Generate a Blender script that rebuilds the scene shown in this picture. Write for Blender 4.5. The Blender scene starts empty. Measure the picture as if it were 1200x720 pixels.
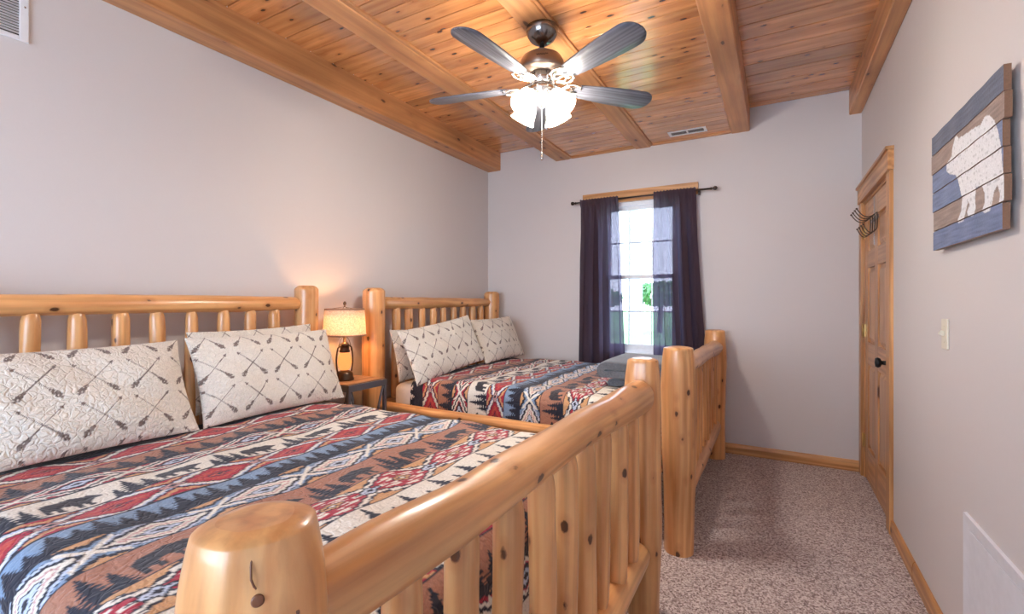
import bpy, math, random
import numpy as np
from mathutils import Vector, Matrix, Euler, noise as mnoise
random.seed(7)
S = bpy.context.scene
C = S.collection
PI = math.pi

# ------------------------------------------------------------------ camera, world, exposure
cam_d = bpy.data.cameras.new('camera'); cam = bpy.data.objects.new('camera', cam_d); C.objects.link(cam)
cam_d.sensor_width = 36.0; cam_d.lens = 36.0*547.9/1200; cam_d.shift_y = -7.1/1200
cam_d.clip_start = 0.02; cam_d.clip_end = 300
cam.location = (0, 0, 1.32); cam.rotation_euler = (PI/2, 0, math.radians(29.52))
S.camera = cam
S.view_settings.view_transform = 'Standard'; S.view_settings.look = 'None'
S.view_settings.gamma = 1.0; S.view_settings.use_curve_mapping = False
S.view_settings.exposure = 0.38

WL, WR, WB, WF = -2.84, 0.571, 4.467, -1.75        # left, right, back (window) and front walls
ZL, ZH = 2.79, 2.965                                # low and high ceiling

w = bpy.data.worlds.new('world'); S.world = w; w.use_nodes = True
nt = w.node_tree; bg = nt.nodes['Background']
tc = nt.nodes.new('ShaderNodeTexCoord'); sp = nt.nodes.new('ShaderNodeSeparateXYZ'); cr = nt.nodes.new('ShaderNodeValToRGB')
nt.links.new(tc.outputs['Generated'], sp.inputs[0]); nt.links.new(sp.outputs['Z'], cr.inputs[0])
cr.color_ramp.elements[0].color = (0.85, 0.93, 1.0, 1); cr.color_ramp.elements[1].color = (0.45, 0.66, 1.0, 1)
nt.links.new(cr.outputs[0], bg.inputs[0]); bg.inputs[1].default_value = 7.0

def area(name, loc, rot, sx, sy, power, color, portal=False):
    l = bpy.data.lights.new(name, 'AREA'); l.shape = 'RECTANGLE'; l.size = sx; l.size_y = sy
    l.energy = power; l.color = color
    o = bpy.data.objects.new(name, l); C.objects.link(o); o.location = loc; o.rotation_euler = rot
    if portal: l.cycles.is_portal = True
    return o
def point(name, loc, power, color, radius):
    l = bpy.data.lights.new(name, 'POINT'); l.energy = power; l.color = color; l.shadow_soft_size = radius
    o = bpy.data.objects.new(name, l); C.objects.link(o); o.location = loc
    return o
# soft fill lamp added outside an unseen rear window; daylight portal at the curtained window
area('added_rear_fill', (-1.15, WF-0.25, 1.55), (PI/2, 0, 0), 2.3, 1.7, 62, (0.56, 0.72, 1.0))
area('daylight_back_window', (-1.14, WB+0.125, 1.53), (-PI/2, 0, 0), 0.7, 1.38, 1, (0.75, 0.87, 1.0), portal=True)

# ------------------------------------------------------------------ helpers
class MB:
    """collects vertices, faces, grain coordinates and colours of ONE mesh"""
    def __init__(s): s.v = []; s.f = []; s.g = []; s.sm = []
    def add(s, vs, fs, gs=None, smooth=True):
        b = len(s.v); s.v += [tuple(p) for p in vs]
        s.g += [tuple(p) for p in (gs if gs is not None else vs)]
        s.f += [tuple(i+b for i in f) for f in fs]; s.sm += [smooth]*len(fs)
        return s
    def box(s, a, b, M=None, off=None):
        x0,y0,z0 = [min(p,q) for p,q in zip(a,b)]; x1,y1,z1 = [max(p,q) for p,q in zip(a,b)]
        vs = [Vector(p) for p in ((x0,y0,z0),(x1,y0,z0),(x1,y1,z0),(x0,y1,z0),(x0,y0,z1),(x1,y0,z1),(x1,y1,z1),(x0,y1,z1))]
        d = (x1-x0, y1-y0, z1-z0); k = d.index(max(d))
        if off is None: off = (random.uniform(-40,40), random.uniform(-40,40), random.uniform(-40,40))
        gs = []
        for p in vs:
            q = [p[(k+1)%3], p[(k+2)%3], p[k]]
            gs.append((q[0]+off[0], q[1]+off[1], q[2]+off[2]))
        if M is not None: vs = [M @ p for p in vs]
        return s.add(vs, [(0,3,2,1),(4,5,6,7),(0,1,5,4),(1,2,6,5),(2,3,7,6),(3,0,4,7)], gs, False)
    def ring_surf(s, rings, closed=True, cap0=False, cap1=False, gr=None, smooth=True):
        n = len(rings[0]); vs = [p for r in rings for p in r]; fs = []
        m = n if closed else n-1
        for i in range(len(rings)-1):
            for j in range(m):
                k = (j+1) % n
                fs.append((i*n+j, i*n+k, (i+1)*n+k, (i+1)*n+j))
        gs = [p for r in gr for p in r] if gr else vs
        s.add(vs, fs, gs, smooth)
        b = len(s.v)-len(vs)
        if cap0: s.f.append(tuple(b+j for j in reversed(range(n)))); s.sm.append(False)
        if cap1: s.f.append(tuple(b+(len(rings)-1)*n+j for j in range(n))); s.sm.append(False)
        return s
    def lathe(s, prof, c, n=32, axis='z', M=None):
        rings = []
        for r, h in prof:
            ring = []
            for j in range(n):
                a = 2*PI*j/n; p = Vector((r*math.cos(a), r*math.sin(a), h))
                if M is not None: p = M @ p
                ring.append(p + Vector(c))
            rings.append(ring)
        return s.ring_surf(rings, cap0=prof[0][0] > 1e-4, cap1=prof[-1][0] > 1e-4)
    def tube(s, pts, r, n=8, cap=True):
        pts = [Vector(p) for p in pts]; rings = []
        up = Vector((0.123, 0.31, 0.94)).normalized()
        for i, p in enumerate(pts):
            t = (pts[min(i+1, len(pts)-1)] - pts[max(i-1, 0)]).normalized()
            a = t.cross(up)
            if a.length < 1e-3: a = t.cross(Vector((1,0,0)))
            a.normalize(); b = t.cross(a); up = -b if (-b).dot(up) > 0 else b
            rr = r[i] if isinstance(r, (list, tuple)) else r
            rings.append([p + a*math.cos(2*PI*j/n)*rr + b*math.sin(2*PI*j/n)*rr for j in range(n)])
        rings = [list(q) for q in rings]
        return s.ring_surf(rings, cap0=cap, cap1=cap)
    def log(s, p0, p1, rad, n=28, seg=40, amp=0.004, round0=0.0, round1=0.0, flat0=0.0, bow=0.0, facets=0):
        """a peeled log: rad = list of (t, radius); ends rounded over a length"""
        p0 = Vector(p0); p1 = Vector(p1); L = (p1-p0).length; t = (p1-p0)/L
        a = t.cross(Vector((0,0,1)) if abs(t.z) < 0.9 else Vector((1,0,0))).normalized(); b = t.cross(a)
        off = Vector((random.uniform(-40,40), random.uniform(-40,40), random.uniform(-40,40)))
        sd = Vector((random.uniform(-50,50), random.uniform(-50,50), random.uniform(-50,50)))
        hs = [i/seg*L for i in range(seg+1)]
        extra = []
        for R_, side in ((round0, 0), (round1, 1)):
            if R_ > 0:
                for q in (0, .04, .12, .25, .45, .7, .9):
                    extra.append(R_*q if side == 0 else L-R_*q)
        hs = sorted(set([round(h, 5) for h in hs+extra if h >= 0]))
        rings = []; gr = []
        def rr(h):
            x = h/L
            for (t0, r0), (t1, r1) in zip(rad[:-1], rad[1:]):
                if x <= t1: return r0+(r1-r0)*((x-t0)/(t1-t0+1e-9))
            return rad[-1][1]
        for h in hs:
            r = rr(h)
            for R_, d in ((round0, h), (round1, L-h)):
                if R_ > 0 and d < R_:
                    q = 1-d/R_; r *= max(0.62, math.sqrt(max(0.0, 1-q*q*0.62)))
            cpos = p0+t*h + a*(bow*math.sin(PI*h/L)) + a*mnoise.noise(sd+Vector((h*1.7,0,0)))*amp*.7 + b*mnoise.noise(sd+Vector((0,h*1.7,9)))*amp*.7
            ring = []; g = []
            for j in range(n):
                an = 2*PI*j/n; ca, sa = math.cos(an), math.sin(an)
                q = r + mnoise.noise(sd+Vector((ca*1.3, sa*1.3, h*4.5)))*amp + mnoise.noise(sd*2+Vector((ca*.7, sa*.7, h*1.6)))*amp*1.5
                ring.append(cpos + a*ca*q + b*sa*q)
                g.append((off.x+ca*q, off.y+sa*q, off.z+h))
            rings.append(ring); gr.append(g)
        s.ring_surf(rings, gr=gr)
        n0 = len(s.v)-len(rings)*n
        # end caps with their own grain coordinates (growth rings around the centre)
        for ring, g, fl in ((rings[0], gr[0], True), (rings[-1], gr[-1], False)):
            ce = sum(ring, Vector())/n
            gz = g[0][2]
            vs = [ce]+ring; gs = [(off.x, off.y, gz)]+[(q[0], q[1], gz) for q in g]
            fs = [(0, 1+j, 1+(j+1)%n) if not fl else (0, 1+(j+1)%n, 1+j) for j in range(n)]
            s.add(vs, fs, gs, False)
        return s
    def build(s, name, mat, parent=None, bevel=0.0, colors=None):
        org = Vector((0,0,0))
        q = parent
        while q is not None: org += q.location; q = q.parent
        me = bpy.data.meshes.new(name)
        V = np.array([tuple(p) for p in s.v], dtype=np.float32)-np.array(tuple(org), dtype=np.float32)
        me.from_pydata(V.tolist(), [], s.f); me.update()
        me.polygons.foreach_set('use_smooth', s.sm)
        at = me.attributes.new('gc', 'FLOAT_VECTOR', 'POINT'); at.data.foreach_set('vector', np.array(s.g, dtype=np.float32).ravel())
        if colors is not None:
            ca = me.attributes.new('pattern', 'FLOAT_COLOR', 'POINT'); ca.data.foreach_set('color', np.asarray(colors, dtype=np.float32).ravel())
        me.materials.append(mat)
        o = bpy.data.objects.new(name, me); C.objects.link(o)
        if parent is not None: o.parent = parent
        if bevel:
            m = o.modifiers.new('bevel', 'BEVEL'); m.width = bevel; m.segments = 2; m.limit_method = 'ANGLE'; m.harden_normals = False
        return o

def thing(name, label, cat, loc, group=None, kind=None):
    o = bpy.data.objects.new(name, None); C.objects.link(o); o.location = loc; o.empty_display_size = 0.1
    if label: o['label'] = label
    if cat: o['category'] = cat
    if group: o['group'] = group
    if kind: o['kind'] = kind
    return o
def tag(o, label, cat, group=None, kind=None):
    o['label'] = label; o['category'] = cat
    if group: o['group'] = group
    if kind: o['kind'] = kind
    return o
def struct(o, label=None):
    o['kind'] = 'structure'
    if label: o['label'] = label
    return o

# ------------------------------------------------------------------ materials
def mat(name):
    m = bpy.data.materials.new(name); m.use_nodes = True
    nt = m.node_tree; b = nt.nodes['Principled BSDF']
    return m, nt, b
def N(nt, t, **k):
    n = nt.nodes.new(t)
    for a, v in k.items(): setattr(n, a, v)
    return n
def setin(n, **k):
    for a, v in k.items(): n.inputs[a.replace('_', ' ')].default_value = v
def plain(name, col, rough=0.6, metal=0.0, nscale=30.0, var=0.08, bump=0.02, coat=0.0, sheen=0.0):
    m, nt, b = mat(name)
    tc = N(nt, 'ShaderNodeTexCoord'); no = N(nt, 'ShaderNodeTexNoise'); no.inputs['Scale'].default_value = nscale; no.inputs['Detail'].default_value = 4
    nt.links.new(tc.outputs['Object'], no.inputs['Vector'])
    mx = N(nt, 'ShaderNodeMix', data_type='RGBA', blend_type='MIX')
    nt.links.new(no.outputs['Fac'], mx.inputs['Factor'])
    mx.inputs['A'].default_value = tuple(c*(1-var) for c in col)+(1,); mx.inputs['B'].default_value = tuple(min(1, c*(1+var)) for c in col)+(1,)
    nt.links.new(mx.outputs['Result'], b.inputs['Base Color'])
    b.inputs['Roughness'].default_value = rough; b.inputs['Metallic'].default_value = metal
    b.inputs['Coat Weight'].default_value = coat; b.inputs['Sheen Weight'].default_value = sheen
    if bump:
        bu = N(nt, 'ShaderNodeBump'); bu.inputs['Strength'].default_value = bump*5; bu.inputs['Distance'].default_value = 0.003
        nt.links.new(no.outputs['Fac'], bu.inputs['Height']); nt.links.new(bu.outputs[0], b.inputs['Normal'])
    return m

def wood(name, light, dark, knot=(0.10, 0.035, 0.012), rough=0.32, coat=0.3, gscale=(16, 16, 1.3), kscale=(7, 7, 2.6), kthr=0.10, streak=0.5, fine=0.80, tone=(0.80, 1.14)):
    m, nt, b = mat(name)
    at = N(nt, 'ShaderNodeAttribute', attribute_name='gc', attribute_type='GEOMETRY')
    mp = N(nt, 'ShaderNodeVectorMath', operation='MULTIPLY'); mp.inputs[1].default_value = gscale
    nt.links.new(at.outputs['Vector'], mp.inputs[0])
    # wavy distortion
    d = N(nt, 'ShaderNodeTexNoise'); setin(d, Scale=0.55, Detail=2.0); nt.links.new(mp.outputs[0], d.inputs['Vector'])
    ds = N(nt, 'ShaderNodeVectorMath', operation='SCALE'); ds.inputs['Scale'].default_value = 1.6
    nt.links.new(d.outputs['Color'], ds.inputs[0])
    ad = N(nt, 'ShaderNodeVectorMath', operation='ADD'); nt.links.new(mp.outputs[0], ad.inputs[0]); nt.links.new(ds.outputs[0], ad.inputs[1])
    g = N(nt, 'ShaderNodeTexNoise'); setin(g, Scale=1.6, Detail=7.0, Roughness=0.62); nt.links.new(ad.outputs[0], g.inputs['Vector'])
    wv = N(nt, 'ShaderNodeTexWave', wave_type='RINGS', rings_direction='Z'); setin(wv, Scale=0.55, Distortion=5.0, Detail=2.0)
    wv.inputs['Detail Scale'].default_value = 0.8
    nt.links.new(ad.outputs[0], wv.inputs['Vector'])
    mg = N(nt, 'ShaderNodeMix', data_type='FLOAT'); mg.inputs[0].default_value = streak*0.7
    nt.links.new(g.outputs['Fac'], mg.inputs[2]); nt.links.new(wv.outputs['Fac'], mg.inputs[3])
    ramp = N(nt, 'ShaderNodeValToRGB'); ramp.color_ramp.elements[0].position = 0.30; ramp.color_ramp.elements[0].color = dark+(1,)
    ramp.color_ramp.elements[1].position = 0.66; ramp.color_ramp.elements[1].color = light+(1,)
    nt.links.new(mg.outputs[0], ramp.inputs[0])
    # thin dark growth lines along the length
    fp = N(nt, 'ShaderNodeVectorMath', operation='MULTIPLY'); fp.inputs[1].default_value = (55, 55, 1.1); nt.links.new(at.outputs['Vector'], fp.inputs[0])
    fn = N(nt, 'ShaderNodeTexNoise'); setin(fn, Scale=1.0, Detail=3.0); nt.links.new(fp.outputs[0], fn.inputs['Vector'])
    # large tone patches
    pn = N(nt, 'ShaderNodeTexNoise'); setin(pn, Scale=2.2, Detail=1.0); nt.links.new(at.outputs['Vector'], pn.inputs['Vector'])
    pr = N(nt, 'ShaderNodeMapRange'); setin(pr, From_Min=0.3, From_Max=0.7, To_Min=tone[0], To_Max=tone[1]); nt.links.new(pn.outputs['Fac'], pr.inputs['Value'])
    mul = N(nt, 'ShaderNodeVectorMath', operation='SCALE'); nt.links.new(ramp.outputs[0], mul.inputs[0]); nt.links.new(pr.outputs[0], mul.inputs['Scale'])
    # knots
    kp = N(nt, 'ShaderNodeVectorMath', operation='MULTIPLY'); kp.inputs[1].default_value = kscale; nt.links.new(at.outputs['Vector'], kp.inputs[0])
    vo = N(nt, 'ShaderNodeTexVoronoi'); setin(vo, Scale=1.0, Randomness=1.0); nt.links.new(kp.outputs[0], vo.inputs['Vector'])
    kn = N(nt, 'ShaderNodeTexNoise'); setin(kn, Scale=9.0, Detail=2.0); nt.links.new(kp.outputs[0], kn.inputs['Vector'])
    ka = N(nt, 'ShaderNodeMath', operation='MULTIPLY_ADD'); ka.inputs[1].default_value = 0.09; nt.links.new(kn.outputs['Fac'], ka.inputs[0]); nt.links.new(vo.outputs['Distance'], ka.inputs[2])
    kr = N(nt, 'ShaderNodeMapRange'); setin(kr, From_Min=kthr+0.045, From_Max=kthr+0.085, To_Min=1.0, To_Max=0.0); nt.links.new(ka.outputs[0], kr.inputs['Value'])
    kh = N(nt, 'ShaderNodeMapRange'); setin(kh, From_Min=kthr+0.05, From_Max=kthr+0.26, To_Min=0.45, To_Max=0.0); nt.links.new(ka.outputs[0], kh.inputs['Value'])
    m1 = N(nt, 'ShaderNodeMix', data_type='RGBA'); nt.links.new(kh.outputs[0], m1.inputs['Factor']); nt.links.new(mul.outputs[0], m1.inputs['A'])
    m1.inputs['B'].default_value = (dark[0]*.7, dark[1]*.55, dark[2]*.5, 1)
    m2 = N(nt, 'ShaderNodeMix', data_type='RGBA'); nt.links.new(kr.outputs[0], m2.inputs['Factor']); nt.links.new(m1.outputs['Result'], m2.inputs['A'])
    m2.inputs['B'].default_value = knot+(1,)
    fm = N(nt, 'ShaderNodeMapRange'); setin(fm, From_Min=0.30, From_Max=0.55, To_Min=fine, To_Max=1.0); nt.links.new(fn.outputs['Fac'], fm.inputs['Value'])
    fs_ = N(nt, 'ShaderNodeVectorMath', operation='SCALE'); nt.links.new(m2.outputs['Result'], fs_.inputs[0]); nt.links.new(fm.outputs[0], fs_.inputs['Scale'])
    out = fs_.outputs[0]
    nt.links.new(out, b.inputs['Base Color'])
    b.inputs['Roughness'].default_value = rough; b.inputs['Coat Weight'].default_value = coat; b.inputs['Coat Roughness'].default_value = 0.18
    bu = N(nt, 'ShaderNodeBump'); bu.inputs['Strength'].default_value = 0.12; bu.inputs['Distance'].default_value = 0.004
    nt.links.new(g.outputs['Fac'], bu.inputs['Height']); nt.links.new(bu.outputs[0], b.inputs['Normal'])
    return m

M = {}
M['log'] = wood('varnished_pine_log', (0.79, 0.42, 0.17), (0.62, 0.265, 0.088), rough=0.34, coat=0.4, streak=0.35, kscale=(13, 13, 8), kthr=0.11)
M['ceil'] = wood('pine_ceiling_board', (0.76, 0.345, 0.125), (0.50, 0.185, 0.06), rough=0.25, coat=0.85, streak=0.22, gscale=(9, 9, 1.0), kscale=(14, 12, 6.5), kthr=0.10, fine=0.86, tone=(0.72, 1.18))
M['beam'] = wood('pine_beam', (0.64, 0.31, 0.125), (0.46, 0.19, 0.07), rough=0.42, coat=0.15, kscale=(9, 9, 4), kthr=0.09, streak=0.25, fine=0.86, gscale=(11, 11, 0.9))
M['trim'] = wood('pine_trim', (0.66, 0.34, 0.13), (0.46, 0.20, 0.065), rough=0.4, coat=0.2, kscale=(6, 6, 1.6), kthr=0.06)
M['door'] = wood('pine_door', (0.62, 0.31, 0.12), (0.46, 0.205, 0.07), rough=0.35, coat=0.25, kscale=(5, 5, 1.7), kthr=0.05)
M['knotdark'] = plain('dark_knot', (0.17, 0.065, 0.03), rough=0.4, nscale=200, var=0.3)
M['rustic'] = wood('rustic_table_wood', (0.40, 0.22, 0.12), (0.18, 0.09, 0.05), rough=0.5, coat=0.1, kthr=0.04)
M['blade'] = wood('dark_fan_blade', (0.15, 0.155, 0.19), (0.075, 0.08, 0.10), knot=(0.04, 0.04, 0.05), rough=0.36, coat=0.2, gscale=(40, 40, 2.5), kthr=-1.0)
M['wall'] = plain('painted_wall', (0.66, 0.615, 0.605), rough=0.62, nscale=120, var=0.015, bump=0.012)
M['black'] = plain('black_metal', (0.02, 0.02, 0.022), rough=0.4, metal=0.6)
M['bronze'] = plain('dark_bronze', (0.10, 0.065, 0.045), rough=0.33, metal=0.85)
M['steel'] = plain('grey_steel_frame', (0.16, 0.17, 0.20), rough=0.42, metal=0.7)
M['nickel'] = plain('brushed_nickel', (0.56, 0.53, 0.50), rough=0.27, metal=1.0, nscale=60)
M['brass'] = plain('brass', (0.62, 0.42, 0.16), rough=0.3, metal=1.0)
M['white'] = plain('white_enamel', (0.80, 0.80, 0.82), rough=0.35)
M['vinyl'] = plain('white_vinyl', (0.85, 0.86, 0.88), rough=0.4)
M['panel'] = plain('white_access_panel', (0.74, 0.75, 0.80), rough=0.45)
M['ivory'] = plain('ivory_plastic', (0.74, 0.68, 0.55), rough=0.35)
M['dark'] = plain('painted_cavity_shade', (0.03, 0.03, 0.032), rough=0.8)  # near-black colour painted in for the shade inside the ducts
M['sheet'] = plain('white_sheet', (0.78, 0.76, 0.72), rough=0.85, nscale=40, bump=0.05)
M['rod'] = plain('dark_rod', (0.05, 0.035, 0.03), rough=0.35, metal=0.7)
M['grass'] = plain('lawn', (0.22, 0.42, 0.13), rough=0.9, nscale=3, var=0.3)
M['leaf'] = plain('tree_leaves', (0.12, 0.28, 0.10), rough=0.8, nscale=4, var=0.4)
M['bark'] = plain('bark', (0.16, 0.11, 0.08), rough=0.9)
M['porch'] = plain('grey_painted_post', (0.34, 0.36, 0.42), rough=0.6)

def blanket_mat():
    m, nt, b = mat('grey_fleece')
    tc = N(nt, 'ShaderNodeTexCoord'); no = N(nt, 'ShaderNodeTexNoise'); setin(no, Scale=260.0, Detail=4.0); nt.links.new(tc.outputs['Object'], no.inputs['Vector'])
    r = N(nt, 'ShaderNodeValToRGB'); r.color_ramp.elements[0].position = .35; r.color_ramp.elements[0].color = (0.06, 0.065, 0.075, 1); r.color_ramp.elements[1].position = .65; r.color_ramp.elements[1].color = (0.17, 0.18, 0.20, 1)
    nt.links.new(no.outputs['Fac'], r.inputs[0]); nt.links.new(r.outputs[0], b.inputs['Base Color'])
    b.inputs['Roughness'].default_value = 0.95; b.inputs['Sheen Weight'].default_value = 0.5
    bu = N(nt, 'ShaderNodeBump'); bu.inputs['Strength'].default_value = 0.6; bu.inputs['Distance'].default_value = 0.003
    nt.links.new(no.outputs['Fac'], bu.inputs['Height']); nt.links.new(bu.outputs[0], b.inputs['Normal'])
    return m
M['blanket'] = blanket_mat()

def carpet_mat():
    m, nt, b = mat('speckled_carpet')
    tc = N(nt, 'ShaderNodeTexCoord')
    v = N(nt, 'ShaderNodeTexVoronoi'); setin(v, Scale=150.0); nt.links.new(tc.outputs['Object'], v.inputs['Vector'])
    n1 = N(nt, 'ShaderNodeTexNoise'); setin(n1, Scale=85.0, Detail=3.0, Roughness=0.7); nt.links.new(tc.outputs['Object'], n1.inputs['Vector'])
    sx = N(nt, 'ShaderNodeSeparateColor'); nt.links.new(v.outputs['Color'], sx.inputs[0])
    mx = N(nt, 'ShaderNodeMix', data_type='FLOAT'); mx.inputs[0].default_value = 0.45
    nt.links.new(sx.outputs[0], mx.inputs[2]); nt.links.new(n1.outputs['Fac'], mx.inputs[3])
    r = N(nt, 'ShaderNodeValToRGB'); e = r.color_ramp.elements
    e[0].position = 0.16; e[0].color = (0.11, 0.07, 0.065, 1); e[1].position = 0.80; e[1].color = (0.76, 0.68, 0.65, 1)
    a = r.color_ramp.elements.new(0.38); a.color = (0.33, 0.24, 0.225, 1); a = r.color_ramp.elements.new(0.55); a.color = (0.53, 0.445, 0.425, 1)
    nt.links.new(mx.outputs[0], r.inputs[0]); nt.links.new(r.outputs[0], b.inputs['Base Color'])
    b.inputs['Roughness'].default_value = 0.98; b.inputs['Sheen Weight'].default_value = 0.15
    bu = N(nt, 'ShaderNodeBump'); bu.inputs['Strength'].default_value = 0.7; bu.inputs['Distance'].default_value = 0.006
    nt.links.new(n1.outputs['Fac'], bu.inputs['Height']); nt.links.new(bu.outputs[0], b.inputs['Normal'])
    return m
M['carpet'] = carpet_mat()

def cloth_mat(name, bscale, bstr, rough=0.9, worm=True):
    m, nt, b = mat(name)
    at = N(nt, 'ShaderNodeAttribute', attribute_name='pattern', attribute_type='GEOMETRY')
    gc = N(nt, 'ShaderNodeAttribute', attribute_name='gc', attribute_type='GEOMETRY')
    no = N(nt, 'ShaderNodeTexNoise'); setin(no, Scale=220.0, Detail=2.0); nt.links.new(gc.outputs['Vector'], no.inputs['Vector'])
    mr = N(nt, 'ShaderNodeMapRange'); setin(mr, From_Min=.3, From_Max=.7, To_Min=0.88, To_Max=1.1); nt.links.new(no.outputs['Fac'], mr.inputs['Value'])
    sc = N(nt, 'ShaderNodeVectorMath', operation='SCALE'); nt.links.new(at.outputs['Color'], sc.inputs[0]); nt.links.new(mr.outputs[0], sc.inputs['Scale'])
    nt.links.new(sc.outputs[0], b.inputs['Base Color'])
    b.inputs['Roughness'].default_value = rough; b.inputs['Sheen Weight'].default_value = 0.12
    # stitched meanders: narrow valleys along the contour of a smooth noise
    dn = N(nt, 'ShaderNodeTexNoise'); setin(dn, Scale=bscale*1.3, Detail=1.0); nt.links.new(gc.outputs['Vector'], dn.inputs['Vector'])
    dsx = N(nt, 'ShaderNodeVectorMath', operation='SCALE'); dsx.inputs['Scale'].default_value = 1.1/bscale; nt.links.new(dn.outputs['Color'], dsx.inputs[0])
    da = N(nt, 'ShaderNodeVectorMath', operation='ADD'); nt.links.new(gc.outputs['Vector'], da.inputs[0]); nt.links.new(dsx.outputs[0], da.inputs[1])
    q = N(nt, 'ShaderNodeTexVoronoi', feature='DISTANCE_TO_EDGE'); setin(q, Scale=bscale*1.6); nt.links.new(da.outputs[0], q.inputs['Vector'])
    m3 = N(nt, 'ShaderNodeMapRange', interpolation_type='SMOOTHSTEP'); setin(m3, From_Min=0.0, From_Max=0.22, To_Min=0.0, To_Max=1.0); nt.links.new(q.outputs['Distance'], m3.inputs['Value'])
    bu = N(nt, 'ShaderNodeBump'); bu.inputs['Strength'].default_value = bstr; bu.inputs['Distance'].default_value = 0.004
    nt.links.new(m3.outputs[0], bu.inputs['Height']); nt.links.new(bu.outputs[0], b.inputs['Normal'])
    return m
M['quilt'] = cloth_mat('lodge_quilt_cloth', 18.0, 0.5)
M['sham'] = cloth_mat('arrow_sham_cloth', 16.0, 0.8)
M['signpaint'] = cloth_mat('painted_plank', 40.0, 0.1, rough=0.6)

def curtain_mat():
    m, nt, b = mat('sheer_dark_curtain'); nt.nodes.remove(b)
    out = nt.nodes['Material Output']
    tc = N(nt, 'ShaderNodeTexCoord'); wv = N(nt, 'ShaderNodeTexWave', bands_direction='Z'); setin(wv, Scale=60.0, Distortion=1.5); nt.links.new(tc.outputs['Object'], wv.inputs['Vector'])
    mr = N(nt, 'ShaderNodeMapRange'); setin(mr, To_Min=0.035, To_Max=0.13); nt.links.new(wv.outputs['Fac'], mr.inputs['Value'])
    df = N(nt, 'ShaderNodeBsdfDiffuse'); df.inputs[0].default_value = (0.052, 0.034, 0.042, 1)
    tl = N(nt, 'ShaderNodeBsdfTranslucent'); tl.inputs[0].default_value = (0.055, 0.045, 0.075, 1)
    tr = N(nt, 'ShaderNodeBsdfTransparent'); tr.inputs[0].default_value = (0.86, 0.82, 0.95, 1)
    a = N(nt, 'ShaderNodeAddShader'); nt.links.new(df.outputs[0], a.inputs[0]); nt.links.new(tl.outputs[0], a.inputs[1])
    x = N(nt, 'ShaderNodeMixShader'); nt.links.new(mr.outputs[0], x.inputs[0]); nt.links.new(a.outputs[0], x.inputs[1]); nt.links.new(tr.outputs[0], x.inputs[2])
    nt.links.new(x.outputs[0], out.inputs[0]); return m
M['curtain'] = curtain_mat()

def glow_glass(name, col, emis, transp):
    m, nt, b = mat(name); nt.nodes.remove(b); out = nt.nodes['Material Output']
    lw = N(nt, 'ShaderNodeTexNoise'); lw.inputs['Scale'].default_value = 20
    tr = N(nt, 'ShaderNodeBsdfTransparent'); tr.inputs[0].default_value = col+(1,)
    tl = N(nt, 'ShaderNodeBsdfTranslucent'); tl.inputs[0].default_value = col+(1,)
    e = N(nt, 'ShaderNodeEmission'); e.inputs[0].default_value = col+(1,); e.inputs[1].default_value = emis
    x = N(nt, 'ShaderNodeMixShader'); x.inputs[0].default_value = transp; nt.links.new(tl.outputs[0], x.inputs[1]); nt.links.new(tr.outputs[0], x.inputs[2])
    a = N(nt, 'ShaderNodeAddShader'); nt.links.new(x.outputs[0], a.inputs[0]); nt.links.new(e.outputs[0], a.inputs[1])
    nt.links.new(a.outputs[0], out.inputs[0]); return m
M['glow'] = glow_glass('frosted_lit_glass', (1.0, 0.97, 0.92), 5.0, 0.55)
def pane_mat():
    m, nt, b = mat('window_glass'); nt.nodes.remove(b); out = nt.nodes['Material Output']
    tr = N(nt, 'ShaderNodeBsdfTransparent'); tr.inputs[0].default_value = (0.95, 0.98, 1, 1); gl = N(nt, 'ShaderNodeBsdfGlossy'); gl.inputs['Roughness'].default_value = 0.02
    x = N(nt, 'ShaderNodeMixShader'); x.inputs[0].default_value = 0.06; nt.links.new(tr.outputs[0], x.inputs[1]); nt.links.new(gl.outputs[0], x.inputs[2]); nt.links.new(x.outputs[0], out.inputs[0]); return m
M['pane'] = pane_mat()
def shade_mat():
    m, nt, b = mat('linen_lamp_shade'); nt.nodes.remove(b); out = nt.nodes['Material Output']
    tc = N(nt, 'ShaderNodeTexCoord'); no = N(nt, 'ShaderNodeTexNoise'); setin(no, Scale=140.0, Detail=3.0); nt.links.new(tc.outputs['Object'], no.inputs['Vector'])
    r = N(nt, 'ShaderNodeValToRGB'); r.color_ramp.elements[0].position = .3; r.color_ramp.elements[0].color = (0.52, 0.42, 0.35, 1); r.color_ramp.elements[1].position = .7; r.color_ramp.elements[1].color = (0.86, 0.78, 0.70, 1)
    nt.links.new(no.outputs['Fac'], r.inputs[0])
    df = N(nt, 'ShaderNodeBsdfDiffuse'); tl = N(nt, 'ShaderNodeBsdfTranslucent')
    nt.links.new(r.outputs[0], df.inputs[0]); nt.links.new(r.outputs[0], tl.inputs[0])
    x = N(nt, 'ShaderNodeMixShader'); x.inputs[0].default_value = 0.55; nt.links.new(df.outputs[0], x.inputs[1]); nt.links.new(tl.outputs[0], x.inputs[2]); nt.links.new(x.outputs[0], out.inputs[0]); return m
M['shade'] = shade_mat()
M['amber'] = glow_glass('amber_lantern_glass', (1.0, 0.55, 0.22), 0.35, 0.35)

# ------------------------------------------------------------------ room shell
T = 0.12
def slab(name, a, b, m, label=None, bevel=0):
    return struct(MB().box(a, b).build(name, m, bevel=bevel), label)
slab('floor', (WL-T, WF-T, -0.05), (WR+T, WB+T, 0.0), M['carpet'])
slab('wall_left', (WL-T, WF-T, 0), (WL, WB+T, 3.1), M['wall'])
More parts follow.
